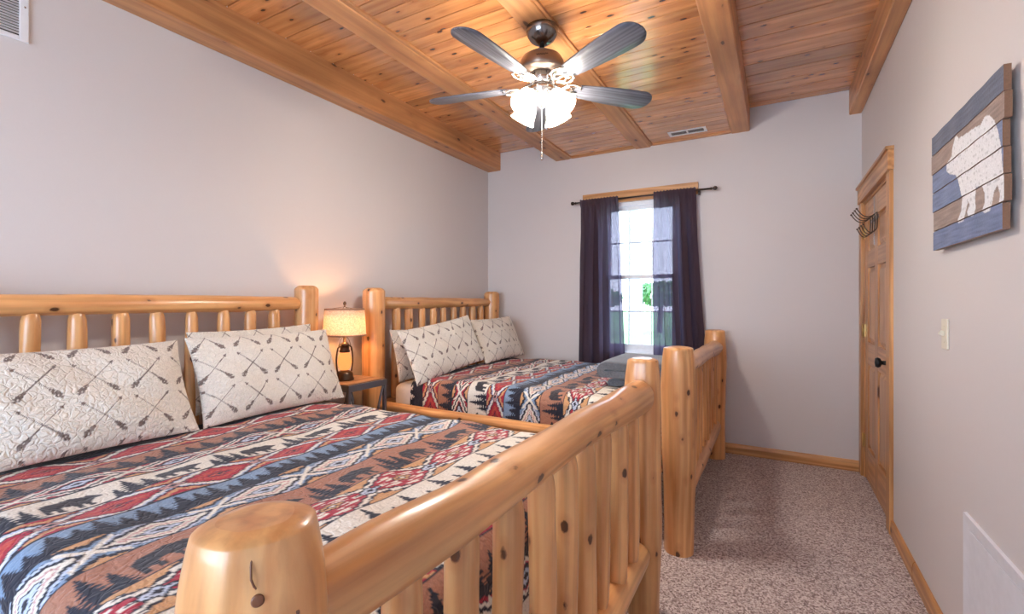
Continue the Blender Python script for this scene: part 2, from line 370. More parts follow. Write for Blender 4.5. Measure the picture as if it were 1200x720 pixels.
# back wall with the window opening
wx0, wx1, wz0, wz1 = -1.50, -0.775, 0.83, 2.275
mb = MB(); mb.box((WL, WB, 0), (wx0, WB+T, 3.1)); mb.box((wx1, WB, 0), (WR+T, WB+T, 3.1)); mb.box((wx0, WB, 0), (wx1, WB+T, wz0)); mb.box((wx0, WB, wz1), (wx1, WB+T, 3.1))
struct(mb.build('wall_back', M['wall']))
# right wall with the door opening
DY0, DY1, DZ = 3.435, 4.372, 2.06
mb = MB(); mb.box((WR, WF-T, 0), (WR+T, DY0, 3.1)); mb.box((WR, DY1, 0), (WR+T, WB, 3.1)); mb.box((WR, DY0, DZ), (WR+T, DY1, 3.1))
mb.box((WR+T-0.02, DY0, 0), (WR+T, DY1, DZ))
struct(mb.build('wall_right', M['wall']))
# front wall (behind the camera) with an opening for the added window
fx0, fx1, fz0, fz1 = -2.30, 0.0, 0.75, 2.35
mb = MB(); mb.box((WL, WF-T, 0), (fx0, WF, 3.1)); mb.box((fx1, WF-T, 0), (WR, WF, 3.1)); mb.box((fx0, WF-T, 0), (fx1, WF, fz0)); mb.box((fx0, WF-T, fz1), (fx1, WF, 3.1))
struct(mb.build('wall_front', M['wall']))

def boards(x0, x1, z, wd, name, cut=None):
    """tongue and groove boards that run across the room, one mesh"""
    mb = MB(); y = WF
    k = 0
    while y < WB:
        y1 = min(y+wd, WB)
        segs = [(x0, x1)]
        for a, b in segs:
            off = (random.uniform(-40,40), random.uniform(-40,40), random.uniform(-40,40))
            g = 0.0021 if wd < .1 else 0.0034
            pts = [(y+g, z+0.032), (y+g, z+0.0015), (y+g+0.0015, z), (y1-g-0.0015, z), (y1-g, z+0.0015), (y1-g, z+0.032)]
            vs = [(a, p, q) for p, q in pts]+[(b, p, q) for p, q in pts]
            gs = [(p+off[0], q+off[1], a+off[2]) for p, q in pts]+[(p+off[0], q+off[1], b+off[2]) for p, q in pts]
            mb.add(vs, [(i, i+6, i+7, i+1) for i in range(5)], gs, False)
        y = y1; k += 1
    mb.box((x0, WF, z+0.032), (x1, WB, z+0.034), off=(0, 0, 0))
    return struct(mb.build(name, M['ceil']))
# the four beams as trim: x range, bottom z, top z
BE = [(WL, -2.676, 2.772, ZH), (-2.005, -1.845, 2.775, ZH), (-1.175, -1.030, 2.768, ZL+0.02), (-0.343, -0.200, 2.770, ZH), (0.491, WR, 2.770, ZH)]
boards(-2.676, -2.005, ZH, 0.180, 'ceiling')
boards(-1.845, -1.172, ZL, 0.092, 'ceiling')
boards(-1.033, -0.343, ZL, 0.092, 'ceiling')
boards(-0.200, 0.491, ZH, 0.180, 'ceiling')
slab('ceiling', (WL-T, WF-T, 3.0), (WR+T, WB+T, 3.1), M['wall'])
BL = ['squared pine beam along the top of the left wall', 'pale pine beam left of the ceiling fan', 'flat pine beam that the ceiling fan hangs from',
      'rough-edged pine beam right of the ceiling fan', 'pine beam along the top of the right wall']
for i, (a, b, z0, z1) in enumerate(BE):
    mb = MB(); n = 60; rows = []
    off = (random.uniform(-40,40), random.uniform(-40,40), random.uniform(-40,40))
    ring = []; gr = []
    rough = 0.006 if i == 3 else 0.0015
    for k in range(n+1):
        y = WF+(WB-WF)*k/n
        j1 = mnoise.noise(Vector((y*3.1, i*7, 0)))*rough; j2 = mnoise.noise(Vector((y*4.3, i*7, 5)))*rough
        c = 0.006
        pts = [(a, z1), (a, z0+c), (a+c+abs(j1), z0), (b-c-abs(j2), z0), (b, z0+c), (b, z1)]
        ring.append([(p, y, q) for p, q in pts]); gr.append([(p+off[0], q+off[1], y+off[2]) for p, q in pts])
    mb.ring_surf(ring, closed=False, gr=gr, smooth=False)
    struct(mb.build('trim_%d' % (i+1), M['beam']), BL[i])
# thin strips: beside beam 2 and beam 3, and along the back wall
tn = 6
def strip(a, b, label):
    global tn
    struct(MB().box(a, b).build('trim_%d' % tn, M['beam'], bevel=0.003), label); tn += 1
strip((-1.845, WF, ZL-0.012), (-1.822, WB, ZL+0.01), 'thin pine strip beside the beam left of the fan')
strip((-1.030, WF, ZL-0.014), (-1.012, WB, ZL+0.01), 'narrow pine strip beside the beam the fan hangs from')
strip((-1.822, WB-0.018, ZL-0.016), (-1.175, WB, ZL+0.01), 'pine strip along the back wall left of the fan beam')
strip((-1.012, WB-0.018, ZL-0.016), (-0.343, WB, ZL+0.01), 'pine strip along the back wall beside the ceiling vent')

def baseboard(name, a, b, label, nrm):
    """profile: 85 mm tall, rounded top"""
    a = Vector(a); b = Vector(b); nrm = Vector(nrm); mb = MB(); off = (random.uniform(-40,40),)*3
    prof = [(0, 0), (0.014, 0), (0.014, 0.060), (0.011, 0.078), (0.006, 0.086), (0, 0.086)]
    rings = []; gr = []
    L = (b-a).length
    for p, s_ in ((a, 0), (b, L)):
        rings.append([p+nrm*d+Vector((0, 0, h)) for d, h in prof]); gr.append([(d+off[0], h+off[1], s_+off[2]) for d, h in prof])
    mb.ring_surf(rings, closed=True, gr=gr, cap0=True, cap1=True, smooth=False)
    return struct(mb.build(name, M['trim']), label)
baseboard('baseboard_back', (WL, WB, 0), (WR, WB, 0), 'pine baseboard along the back wall', (0, -1, 0))
baseboard('baseboard_right', (WR, 2.86, 0), (WR, DY0-0.092, 0), 'pine baseboard on the right wall, short piece beside the door', (-1, 0, 0))
baseboard('baseboard_right', (WR, WF, 0), (WR, 2.852, 0), 'pine baseboard on the right wall, long piece towards the camera', (-1, 0, 0))
baseboard('baseboard_left', (WL, WF, 0), (WL, WB, 0), 'pine baseboard along the left wall', (1, 0, 0))

# ------------------------------------------------------------------ door
door = thing('door_1', 'six-panel pine door with pine casing in the right wall', None, (WR, (DY0+DY1)/2, 0), kind='structure')
mb = MB()
mb.box((WR-0.019, DY0-0.092, 0), (WR+0.001, DY0, DZ)); mb.box((WR-0.019, DY1, 0), (WR+0.001, min(DY1+0.092, WB-0.002), DZ))
mb.build('door_casing', M['trim'], door, bevel=0.003)
mb = MB(); mb.box((WR-0.028, DY0-0.104, DZ), (WR+0.001, WB-0.002, DZ+0.115)); mb.box((WR-0.040, DY0-0.112, DZ+0.112), (WR+0.001, WB-0.002, DZ+0.132))
mb.build('door_header', M['trim'], door, bevel=0.003)
mb = MB(); mb.box((WR, DY0, 0), (WR+0.10, DY0+0.018, DZ)); mb.box((WR, DY1-0.018, 0), (WR+0.10, DY1, DZ)); mb.box((WR, DY0, DZ-0.018), (WR+0.10, DY1, DZ))
mb.build('door_jamb', M['trim'], door)
mb = MB(); dx = WR+0.006; y0, y1 = DY0+0.021, DY1-0.021; zt = DZ-0.021
sw = 0.115
mb.box((dx+0.016, y0, 0.012), (dx+0.034, y1, zt))
for a, b in ((y0, y0+sw), (y1-sw, y1), ((y0+y1)/2-0.05, (y0+y1)/2+0.05)): mb.box((dx, a, 0.012), (dx+0.018, b, zt))
zr = [(0.012, 0.25), (0.86, 1.02), (1.56, 1.68), (1.90, zt)]
ym = (y0+y1)/2
for a, b in zr:
    for c, d in ((y0+sw, ym-0.05), (ym+0.05, y1-sw)): mb.box((dx+0.0003, c, a), (dx+0.018, d, b))
def raised(mb, c, d, a, b):
    m_ = 0.012; i_ = 0.038; off = [random.uniform(-40, 40) for _ in range(3)]
    P = [(dx+0.015, c+m_, a+m_), (dx+0.015, d-m_, a+m_), (dx+0.015, d-m_, b-m_), (dx+0.015, c+m_, b-m_),
         (dx+0.004, c+i_, a+i_), (dx+0.004, d-i_, a+i_), (dx+0.004, d-i_, b-i_), (dx+0.004, c+i_, b-i_)]
    gs = [(p[0]+off[0], p[1]+off[1], p[2]+off[2]) for p in P]
    mb.add(P, [(4, 7, 6, 5), (0, 4, 5, 1), (1, 5, 6, 2), (2, 6, 7, 3), (3, 7, 4, 0)], gs, False)
for (a, b) in ((0.25, 0.86), (1.02, 1.56), (1.68, 1.90)):
    for c, d in ((y0+sw, ym-0.05), (ym+0.05, y1-sw)): raised(mb, c, d, a, b)
mb.build('door_leaf', M['door'], door, bevel=0.0015)
for z in (0.28, 1.10, 1.83):
    mb = MB(); mb.box((WR-0.003, y1-0.012, z-0.045), (WR+0.006, y1+0.022, z+0.045)); mb.tube([(WR-0.008, y1+0.004, z-0.05), (WR-0.008, y1+0.004, z+0.05)], 0.006)
    h_ = mb.build('hinge', M['brass'], door)
K = Matrix.Rotation(-PI/2, 3, 'Y')
mb = MB().lathe([(0.0, 0.0), (0.033, 0.0), (0.033, 0.006), (0.014, 0.010), (0.012, 0.032), (0.026, 0.038), (0.031, 0.050), (0.026, 0.062), (0.0, 0.066)], (dx, y0+0.065, 0.95), 28, M=K)
kn = mb.build('door_knob', M['black'], door); kn['label'] = 'black round knob'

# over-door hook rack
hk = thing('hook_rack', 'wire over-door hook rack hanging on the top of the pine door', 'hook rack', (dx, 4.0, 1.99))
Yh = 3.97
mb = MB(); mb.box((dx-0.003, Yh-0.012, 1.70), (dx-0.0005, Yh+0.012, 2.025)); mb.box((dx-0.003, Yh-0.16, 1.86), (dx-0.0005, Yh+0.16, 1.885))
mb.build('back_plate', M['nickel'], hk)
for j, yy in enumerate((Yh-0.13, Yh-0.045, Yh+0.045, Yh+0.13)):
    for zz, L_ in ((1.905, 0.11), (1.80, 0.075)):
        pts = []
        for q in range(15):
            a = q/14
            pts.append((dx-0.004-L_*a, yy, zz-0.045*math.sin(a*PI*0.8)+0.055*a*a))
        mb = MB().tube([(dx-0.003, yy, 1.875)]+pts[0:0]+[(dx-0.006, yy, zz)]+pts[1:], 0.0035, 8)
        e = Vector(pts[-1]); mb.lathe([(0, -0.007), (0.006, -0.004), (0.007, 0), (0.006, 0.004), (0, 0.007)], e, 12)
        mb.build('hook', M['bronze'], hk)

# ------------------------------------------------------------------ windows
def window(name, x0, x1, z0, z1, yin, sgn, label, cols, casing=True):
    """sgn = +1: outside is +Y"""
    wd = thing(name, label, None, ((x0+x1)/2, yin, z0), kind='structure')
    y = yin+sgn*0.05
    mb = MB(); t = 0.038
    for a, b in (((x0, z0), (x0+t, z1)), ((x1-t, z0), (x1, z1)), ((x0+t, z0), (x1-t, z0+t)), ((x0+t, z1-t), (x1-t, z1))):
        mb.box((a[0], y-0.03, a[1]), (b[0], y+0.04, b[1]))
    mb.build('window_frame', M['vinyl'], wd, bevel=0.003)
    zm = (z0+z1)/2
    for k, (a, b, yy) in enumerate(((z0+t, zm+0.018, y-0.012), (zm-0.018, z1-t, y+0.014))):
        mb = MB(); s_ = 0.030; X0, X1 = x0+t, x1-t
        for p, q in (((X0, a), (X0+s_, b)), ((X1-s_, a), (X1, b)), ((X0+s_, a), (X1-s_, a+s_+.006)), ((X0+s_, b-s_-.006), (X1-s_, b))):
            mb.box((p[0], yy-0.012, p[1]), (q[0], yy+0.012, q[1]))
        sash = mb.build('sash', M['vinyl'], wd, bevel=0.002)
        mb = MB()
        for c in range(1, cols):
            xx = X0+(X1-X0)*c/cols; mb.box((xx-0.006, yy-0.004, a+s_), (xx+0.006, yy+0.004, b-s_))
        zz = (a+b)/2; mb.box((X0+s_, yy-0.0038, zz-0.006), (X1-s_, yy+0.0038, zz+0.006))
        mb.build('muntins', M['vinyl'], sash)
        MB().box((X0+s_*.5, yy-0.002, a+s_*.5), (X1-s_*.5, yy+0.002, b-s_*.5)).build('pane', M['pane'], sash)
    if casing:
        mb = MB(); c = 0.085; q0, q1 = (yin-sgn*0.019, yin+sgn*0.001)
        mb.box((x0-c, q0, z0-0.02), (x0, q1, z1)); mb.box((x1, q0, z0-0.02), (x1+c, q1, z1)); mb.box((x0-c, q0, z0-0.11), (x1+c, q1, z0-0.02))
        mb.build('window_casing', M['trim'], wd, bevel=0.003)
        mb = MB(); mb.box((x0-c-0.03, yin-sgn*0.045, z0-0.022), (x1+c+0.03, yin+sgn*0.03, z0+0.002)); mb.build('window_sill', M['vinyl'], wd, bevel=0.003)
    return wd
win = window('window_1', wx0, wx1, wz0, wz1, WB, 1, 'white double-hung window behind the dark curtains', 3)
mb = MB(); mb.box((-1.700, WB-0.024, wz1), (-0.610, WB+0.0, 2.385))
hd = mb.build('window_header', M['trim'], win, bevel=0.003)
window('added_window_2', fx0, fx1, fz0, fz1, WF, -1, 'unseen wide window added behind the viewer for fill light', 4)  # out of view, added so that the rear fill lamp can shine in

# curtain rod
ZR = 2.297; YR = WB-0.085
rod = thing('curtain_rod', 'thin dark curtain rod with round finials above the window', 'curtain rod', (-1.12, YR, ZR))
MB().tube([(-1.745, YR, ZR), (-0.50, YR, ZR)], 0.008, 12).build('rod', M['rod'], rod)
for xx, sg in ((-1.745, -1), (-0.50, 1)):
    MB().lathe([(0.0, 0), (0.012, 0), (0.012, .008), (0.006, .014), (0.012, .022), (0.019, .036), (0.014, .050), (0.0, .058)], (xx, YR, ZR), 20, M=Matrix.Rotation(sg*PI/2, 3, 'Y')).build('finial', M['rod'], rod)
for xx in (-1.69, -0.60):
    mb = MB().tube([(xx, YR, ZR-0.008), (xx, YR+0.03, ZR-0.012), (xx, WB-0.027, ZR-0.012)], 0.005, 8); mb.box((xx-0.01, WB-0.030, ZR-0.035), (xx+0.01, WB-0.0245, ZR+0.01))
    mb.build('bracket', M['rod'], rod)

def curtain(tx0, tx1, bx0, bx1, label, seed, folds, flare):
    zt, zb = ZR+0.024, 0.60; n, m = 150, 70; vs = []; fs = []
    rnd = random.Random(seed); ph = rnd.uniform(0, 6)
    for j in range(m+1):
        q = j/m; z = zt+(zb-zt)*q
        a = tx0+(bx0-tx0)*q**flare; b = tx1+(bx1-tx1)*q**flare
        amp = 0.010+0.024*min(1, q*3)
        for i in range(n+1):
            s_ = i/n
            wv = math.sin(s_*folds*2*PI+ph+0.6*math.sin(q*3+s_*5))+0.45*math.sin(s_*folds*3.7*PI+ph*2+q*2)
            x = a+(b-a)*s_+0.010*math.sin(s_*folds*4*PI+ph)*min(1, q*3)
            gather = 0.004*math.sin(s_*95)*(1 if q < 0.06 else max(0, 1-(q-0.06)*8))
            y = YR+amp*wv*0.75+gather
            if q < 0.03: z2 = z+0.004*math.sin(s_*80)
            else: z2 = z
            if abs(z-ZR) < 0.03: y = YR-0.0115+gather*0.5
            vs.append((x, y, z2))
    for j in range(m):
        for i in range(n):
            k = j*(n+1)+i; fs.append((k, k+1, k+n+2, k+n+1))
    mb = MB().add(vs, fs)
    o = mb.build('curtain', M['curtain']); tag(o, label, 'curtain', 'curtains at the bedroom window'); return o
curtain(-1.700, -1.315, -1.735, -1.248, 'sheer dark plum curtain at the left side of the window', 3, 4.5, 1.0)
curtain(-0.985, -0.618, -0.975, -0.510, 'sheer dark plum curtain at the right side of the window', 5, 4.5, 1.4)

# outside
struct(MB().box((-40, WB+0.6, -0.75), (40, 90, -0.7)).build('ground', M['grass']))
struct(MB().box((-6, WB+T+0.001, -0.35), (6, WB+2.4, -0.25)).build('porch_floor', M['porch']))
mb = MB().box((-1.81, WB+2.05, -0.25), (-1.65, WB+2.2, 3.2)); mb.box((-1.84, WB+2.02, -0.25), (-1.62, WB+2.23, -0.10))
tag(mb.build('porch_post', M['porch'], bevel=0.004), 'grey porch post seen outside through the window', 'post')
def tree(x, y, h, r, label):
    t_ = thing('tree', label, 'tree', (x, y, -0.7), 'trees beyond the lawn')
    MB().tube([(x, y, -0.7), (x+.1, y, h*.4), (x, y, h*.8)], [r*.1, r*.08, r*.03], 10).build('trunk', M['bark'], t_)
    mb = MB(); rd = random.Random(int(x*10))
    for k in range(900):
        a = rd.uniform(0, 6.28); e_ = rd.uniform(-1, 1); q = rd.uniform(.35, 1)**.5*r; ce = math.sqrt(1-e_*e_)
        cc = Vector((x+q*ce*math.cos(a), y+q*ce*math.sin(a), h*.62+q*e_*h*.16))
        sz = rd.uniform(.10, .26); R3 = Euler((rd.uniform(0, 6), rd.uniform(0, 6), rd.uniform(0, 6))).to_matrix()
        pts = [cc+R3 @ Vector(p)*sz for p in ((0, -1, 0), (.45, -.3, .15), (.5, .3, .1), (0, 1, 0), (-.5, .3, .1), (-.45, -.3, .15), (0, 0, -.25))]
        mb.add(pts, [(0, 1, 6), (1, 2, 6), (2, 3, 6), (3, 4, 6), (4, 5, 6), (5, 0, 6)], None, False)
    mb.build('foliage', M['leaf'], t_)
tree(-9.6, 27, 2.4, 1.7, 'leafy green tree at the left beyond the lawn outside the window')
tree(-6.6, 31, 2.8, 1.8, 'leafy green tree at the right beyond the lawn outside the window')

# ------------------------------------------------------------------ log beds
def log_bed(name, label, X0, X1, Y0, Y1, seed, group=None, rp=0.075, foot_r=(0.074, 0.074)):
    random.seed(seed)
    cx, cy = (X0+X1)/2, (Y0+Y1)/2
    t_ = thing(name, label, 'bed', (cx, cy, 0), group)
    L = M['log']
    for yy in (Y0, Y1):
        MB().log((X0, yy, 0.0), (X0, yy, 1.42), [(0, rp*1.06), (.5, rp), (1, rp*.95)], round1=0.03, amp=0.005).build('headboard_post', L, t_)
    hr0, hr1 = (0.046, 0.040)
    MB().log((X0, Y0+rp*.75, 1.302), (X0, Y1-rp*.75, 1.305), [(0, hr0), (.3, 0.048), (.9, .043), (1, 0.036)], round0=0.03, round1=0.03, amp=0.004).build('headboard_rail', L, t_)
    MB().log((X0, Y0+rp*.75, 0.50), (X0, Y1-rp*.75, 0.50), [(0, .05), (1, .05)], round0=0.03, round1=0.03).build('headboard_lower_rail', L, t_)
    sp = [Y0+0.238+0.1555*k for k in range(9)]
    for k, yy in enumerate(sp):
        r = random.uniform(0.031, 0.036)
        MB().log((X0+random.uniform(-.006, .006), yy, 0.52), (X0+random.uniform(-.006, .006), yy+random.uniform(-.006, .006), 1.278), [(0, r), (.9, r), (1, r*.9)], n=18, seg=16, round1=0.05, round0=0.03, amp=0.004).build('headboard_spindle', L, t_)
    for yy, r in ((Y0, foot_r[0]), (Y1, foot_r[1])):
        nr = seed == 11 and yy == Y0
        MB().log((X1+.004*nr, yy+.004*nr, 0.0), (X1+.004*nr, yy+.004*nr, 1.078+.008*nr), [(0, r*.92), (.35, r), (.8, r*1.06), (.93, r*1.0), (1, r*.90)] if not (seed == 11 and yy == Y0) else [(0, r*.95), (.35, r), (.8, r*1.03), (.90, r*1.0), (.94, r*.95), (.97, r*.88), (.985, r*.83), (1, r*.78)], round1=0.010, seg=50, n=40, amp=0.005).build('footboard_post', L, t_)
    MB().log((X1, Y0+rp*.72, 0.956), (X1+.004, Y1-rp*.80, 0.932), [(0, 0.047), (.25, 0.048), (.6, .051), (.92, 0.062), (1, .064)], round0=0.02, round1=0.045, seg=60, n=40, amp=0.006).build('footboard_rail', L, t_)
    MB().log((X1, Y0+rp*.72, 0.26), (X1, Y1-rp*.80, 0.285), [(0, .055), (.7, .055), (1, .055)], round0=0.03, round1=0.04, seg=40).build('footboard_lower_rail', L, t_)
    for k, yy in enumerate(sp):
        r = random.uniform(0.029, 0.034); q = (yy-Y0)/(Y1-Y0)
        MB().log((X1+random.uniform(-.006, .006), yy+random.uniform(-.008, .008), 0.30), (X1+random.uniform(-.006, .006), yy, 0.935-.02*q), [(0, r*.85), (.08, r), (.9, r*1.05), (1, r*.9)], n=22, seg=24, round1=0.05, round0=0.05, amp=0.005, bow=random.uniform(-.008, .008)).build('footboard_spindle', L, t_)
    if seed == 11:                                      # the long drying crack and knot on the near footboard post
        d = Vector((0.854, -0.520, 0)); pc = Vector((X1+.004, Y0+.004, 0)); sd2 = Vector((-d.y, d.x, 0))
        post = [o for o in t_.children if o.name.startswith('footboard_post')][0]
        def on(z, k): return pc+(d*math.cos(k)+sd2*math.sin(k))*rr_(z)+Vector((0, 0, z))
        def rr_(z):
            best = [math.hypot(v.co.x+cx-X1, v.co.y+cy-Y0) for v in post.data.vertices if abs(v.co.z-z) < .012 and (Vector((v.co.x+cx-X1, v.co.y+cy-Y0, 0)).normalized().dot(d) > .93)]
            return (sum(best)/len(best) if best else foot_r[0])
        mb = MB().tube([on(z, k) for z, k in ((1.082, -.10), (1.072, -.09), (1.062, -.10), (1.052, -.09), (1.045, -.05), (1.042, -.02))], [.0006, .0010, .0011, .0012, .0012, .0008], 6)
        c_ = mb.build('drying_crack', M['knotdark'], post)
        q = on(1.031, 0.0); K2 = Vector((0, 0, 1)).rotation_difference(d).to_matrix()
        MB().lathe([(0, -.004), (.0055, -.004), (.0060, .0004), (.0045, .0010), (0, .0011)], q, 20, M=K2).build('knot', M['knotdark'], post)
        for dz_, k_, r_ in ((0.965, .45, .004), (1.005, .55, .0025)):
            q = on(dz_, k_); MB().lathe([(0, -.004), (r_, -.003), (r_, .0008), (0, .001)], q, 14, M=K2).build('knot', M['knotdark'], post)
    for yy in (Y0-0.0, Y1+0.0):
        MB().log((X0+rp*.7, yy, 0.525), (X1-rp*.7, yy, 0.525), [(0, .036), (.5, .040), (1, .037)], round0=0.03, round1=0.03, seg=50, amp=0.004, n=22).build('side_rail', L, t_)
    return t_
B1 = (-2.68, -0.493, 0.300, 2.000)
B2 = (-2.68, -0.452, 2.590, 4.285)
log_bed('log_bed', 'honey pine log bed nearest the camera, its footboard crossing the foreground', *B1, 11, 'pine log beds', rp=0.075, foot_r=(0.070, 0.071))
log_bed('log_bed', 'honey pine log bed farther away, between the nightstand and the curtained window', *B2, 23, 'pine log beds', rp=0.086, foot_r=(0.082, 0.080))

# mattresses
def rounded_block(a, b, r, name, m, n=6):
    a = Vector(a); b = Vector(b); c = (a+b)/2; h = (b-a)/2; mb = MB(); rings = []
    prof = [(0, 0)]
    lev = []
    for i in range(n+1):
        th = PI/2*i/n; lev.append((a.z+r-r*math.cos(th)*1.0, r*math.sin(th)))
    lev = [(a.z+r*(1-math.cos(PI/2*i/n)), -r*(1-math.sin(PI/2*i/n))) for i in range(n+1)]
    lev += [(b.z-r*(1-math.sin(PI/2*i/n)), -r*(1-math.cos(PI/2*i/n))) for i in range(n+1)]
    for z, ins in lev:
        hx, hy = h.x+ins, h.y+ins; ring = []; cr_ = 0.06
        for qx, qy, a0 in ((1, 1, 0), (-1, 1, PI/2), (-1, -1, PI), (1, -1, 3*PI/2)):
            for k in range(6):
                an = a0+PI/2*k/5
                ring.append((c.x+qx*(hx-cr_)+cr_*math.cos(an), c.y+qy*(hy-cr_)+cr_*math.sin(an), z))
        rings.append(ring)
    mb.ring_surf(rings, cap0=True, cap1=True); return mb.build(name, m)
for (X0, X1, Y0, Y1), lb in ((B1, 'white mattress on the near log bed, mostly hidden under its quilt'), (B2, 'white mattress on the far log bed, showing at the head below the pillows')):
    m_ = rounded_block((X0+0.10, Y0+0.095, 0.40), (X1-0.17, Y1-0.095, 0.685), 0.05, 'mattress', M['sheet']); tag(m_, lb, 'mattress', 'mattresses')
    mb = MB().box((X0+0.10, Y0+0.09, 0.20), (X1-0.19, Y1-0.09, 0.398)); tag(mb.build('box_spring', M['sheet'], bevel=0.02), lb.replace('mattress', 'box spring').replace('mostly hidden', 'hidden').replace('showing at the head below the pillows', 'under its mattress'), 'box spring', 'box springs')

# ------------------------------------------------------------------ quilt pattern
P_ = 0.285
BAND = [('A', .14), ('N', .13), ('B', .13), ('K', .15), ('A', .14), ('L', .12), ('B', .14), ('O', .16), ('C', .155), ('T', .215)]
TOT = sum(b[1] for b in BAND)
NAVY = (0.014, 0.016, 0.030); CRIM = (0.38, 0.018, 0.040); ORNG = (0.48, 0.065, 0.045); TAN = (0.58, 0.31, 0.14)
BRWN = (0.38, 0.17, 0.105); CREM = (0.74, 0.69, 0.60); BLUE = (0.20, 0.29, 0.42); LBLU = (0.50, 0.56, 0.68); ROSE = (0.55, 0.30, 0.28)
BEAR = [(0.02,.38),(.06,.50),(.18,.58),(.32,.57),(.45,.60),(.55,.64),(.66,.58),(.74,.55),(.80,.58),(.84,.53),(.92,.47),(1.0,.40),(.99,.35),(.90,.33),(.83,.30),(.78,.24),(.77,.10),(.82,.03),(.80,0),(.70,0),(.68,.12),(.64,.2),(.60,.08),(.62,.02),(.60,0),(.52,0),(.52,.12),(.48,.24),(.34,.25),(.30,.18),(.33,.05),(.33,0),(.22,0),(.22,.1),(.17,.18),(.12,.08),(.14,.03),(.12,0),(.03,0),(.05,.12),(.02,.25)]
def inpoly(x, y, poly):
    ins = np.zeros(x.shape, bool); n = len(poly)
    for i in range(n):
        x0, y0 = poly[i]; x1, y1 = poly[(i+1) % n]
        if y0 == y1: continue
        c = ((y0 > y) != (y1 > y)) & (x < (x1-x0)*(y-y0)/(y1-y0)+x0); ins ^= c
    return ins
def fr(x): return x-np.floor(x)
def trees(s, q, cs, tips, W, n=7):
    m = np.zeros(s.shape, bool)
    for c, tp, w_ in zip(cs, tips, W):
        d = np.abs(fr(q-c+0.5)-0.5); h = np.clip((s-tp)/(1-tp), 0, 1)
        tooth = fr(h*n+d/w_*0.9)
        hw = w_*h*(0.30+0.75*tooth)+0.006
        m |= (s > tp) & (d < hw)
    return m
def quilt_color(u, v, rng):
    col = np.zeros(u.shape+(3,)); u = np.mod(u, TOT); q = fr(v/P_)
    stair = 0.006
    st = 0
    for kind, wd in BAND:
        sel = (u >= st) & (u < st+wd)
        s = (u[sel]-st)/wd; qq = q[sel]; c = np.zeros((s.size, 3))
        # stepped edges of woven motifs
        sq = np.round(s*wd/stair)*stair/wd; 
        def diam(c0, half=0.5, cs=0.5): 
            d = np.abs(fr(qq-c0+0.5)-0.5)/half
            return np.abs(s-cs)/0.5+d+0.03*np.sign(np.sin(fr(qq-c0+.5)*PI*18))
        def put(m, k): c[m] = k
        if kind == 'A':
            put(np.ones(s.size, bool), CRIM)
            d = diam(0.5); put((d > 1.42) & (d < 1.62), TAN); put(d < 1.36, NAVY); put(d < 1.22, CREM if st < .3 else LBLU); put(d < 1.10, CREM); put(d < 0.94, NAVY); put(d < 0.86, CRIM); put(d < .62, ORNG); put(d < .40, CRIM)
            put(d < .27, NAVY); put(d < .20, ORNG); put(d < .10, NAVY)
            d = diam(0.0); put(d < .34, NAVY); put(d < .26, ROSE); put(d < .12, NAVY)
        elif kind == 'B':
            red = wd < .135
            put(np.ones(s.size, bool), NAVY)
            d = diam(0.5)
            put(d > 1.62, TAN); put((d > 1.22) & (d < 1.42), CRIM if red else BLUE); put((d > 1.02) & (d < 1.18), CREM if red else LBLU)
            put(d < .84, CREM); put(d < .66, ROSE if not red else CRIM); put(d < .56, CREM if not red else NAVY); put(d < .44, NAVY); put(d < .36, LBLU); put(d < .16, NAVY)
            e = np.abs(fr(qq+0.5)-0.5); put((np.abs(np.abs(s-.5)*.55-e) < .035) & (e < .2), CREM)
        elif kind == 'C':
            put(np.ones(s.size, bool), TAN)
            d = diam(0.5, .5); jag = 0.10*np.sign(np.sin(s*PI*11))
            put(d < 1.45, NAVY); put((d+jag*.6 < 1.32), CREM); put(d < 1.12, NAVY); put(d < 1.02, CRIM); put(d+jag*1.6 < .72, CREM); put(d+jag < .5, CRIM); put(d < .36, NAVY); put(d < .29, TAN); put(d < .18, NAVY); put(d < .09, CREM)
            d = diam(0.0); put(d < .36, NAVY); put(d < .26, LBLU); put(d < .12, NAVY)
        else:
            base = {'N': BRWN, 'K': CREM, 'L': BLUE, 'O': BRWN, 'T': CREM}[kind]
            put(np.ones(s.size, bool), base)
            if kind == 'N': m = trees(s, qq, (.12, .38, .62, .88), (.10, .35, .05, .3), (.22, .2, .24, .2)) | (s > .86+.05*np.sin(qq*50))
            elif kind == 'L': m = trees(s, qq, (.06, .22, .40, .56, .72, .9), (.22, .05, .3, .1, .35, .08), (.2, .2, .18, .2, .18, .2)) | (s > .74+.06*np.sin(qq*44))
            elif kind == 'T': m = trees(s, qq, (.10, .34, .60, .86), (.05, .30, .02, .25), (.24, .2, .26, .2), 9) | (s > .62+.05*np.sin(qq*44))
            elif kind == 'K': m = trees(s, qq, (.80, .95, .66), (.10, .35, .5), (.15, .12, .09), 7)
            else: m = trees(s, qq, (.80, .95, .67), (.08, .32, .45), (.17, .13, .10), 7)
            put(m, NAVY)
            if kind in 'KO':
                bl = 0.145 if kind == 'K' else 0.150
                bx = (fr(qq-0.05))*P_/bl; by = (0.90-s)*wd/(bl*1.02)
                put((bx <= 1.02) & inpoly(bx, by, BEAR), (0.03, 0.028, 0.035))
        edge = (s*wd < 0.0035) | ((1-s)*wd < 0.0025); c[edge] = NAVY
        col[sel] = c
        st += wd
    col *= (1+rng.normal(0, .05, u.shape))[..., None]
    return np.clip(col, 0, 1)

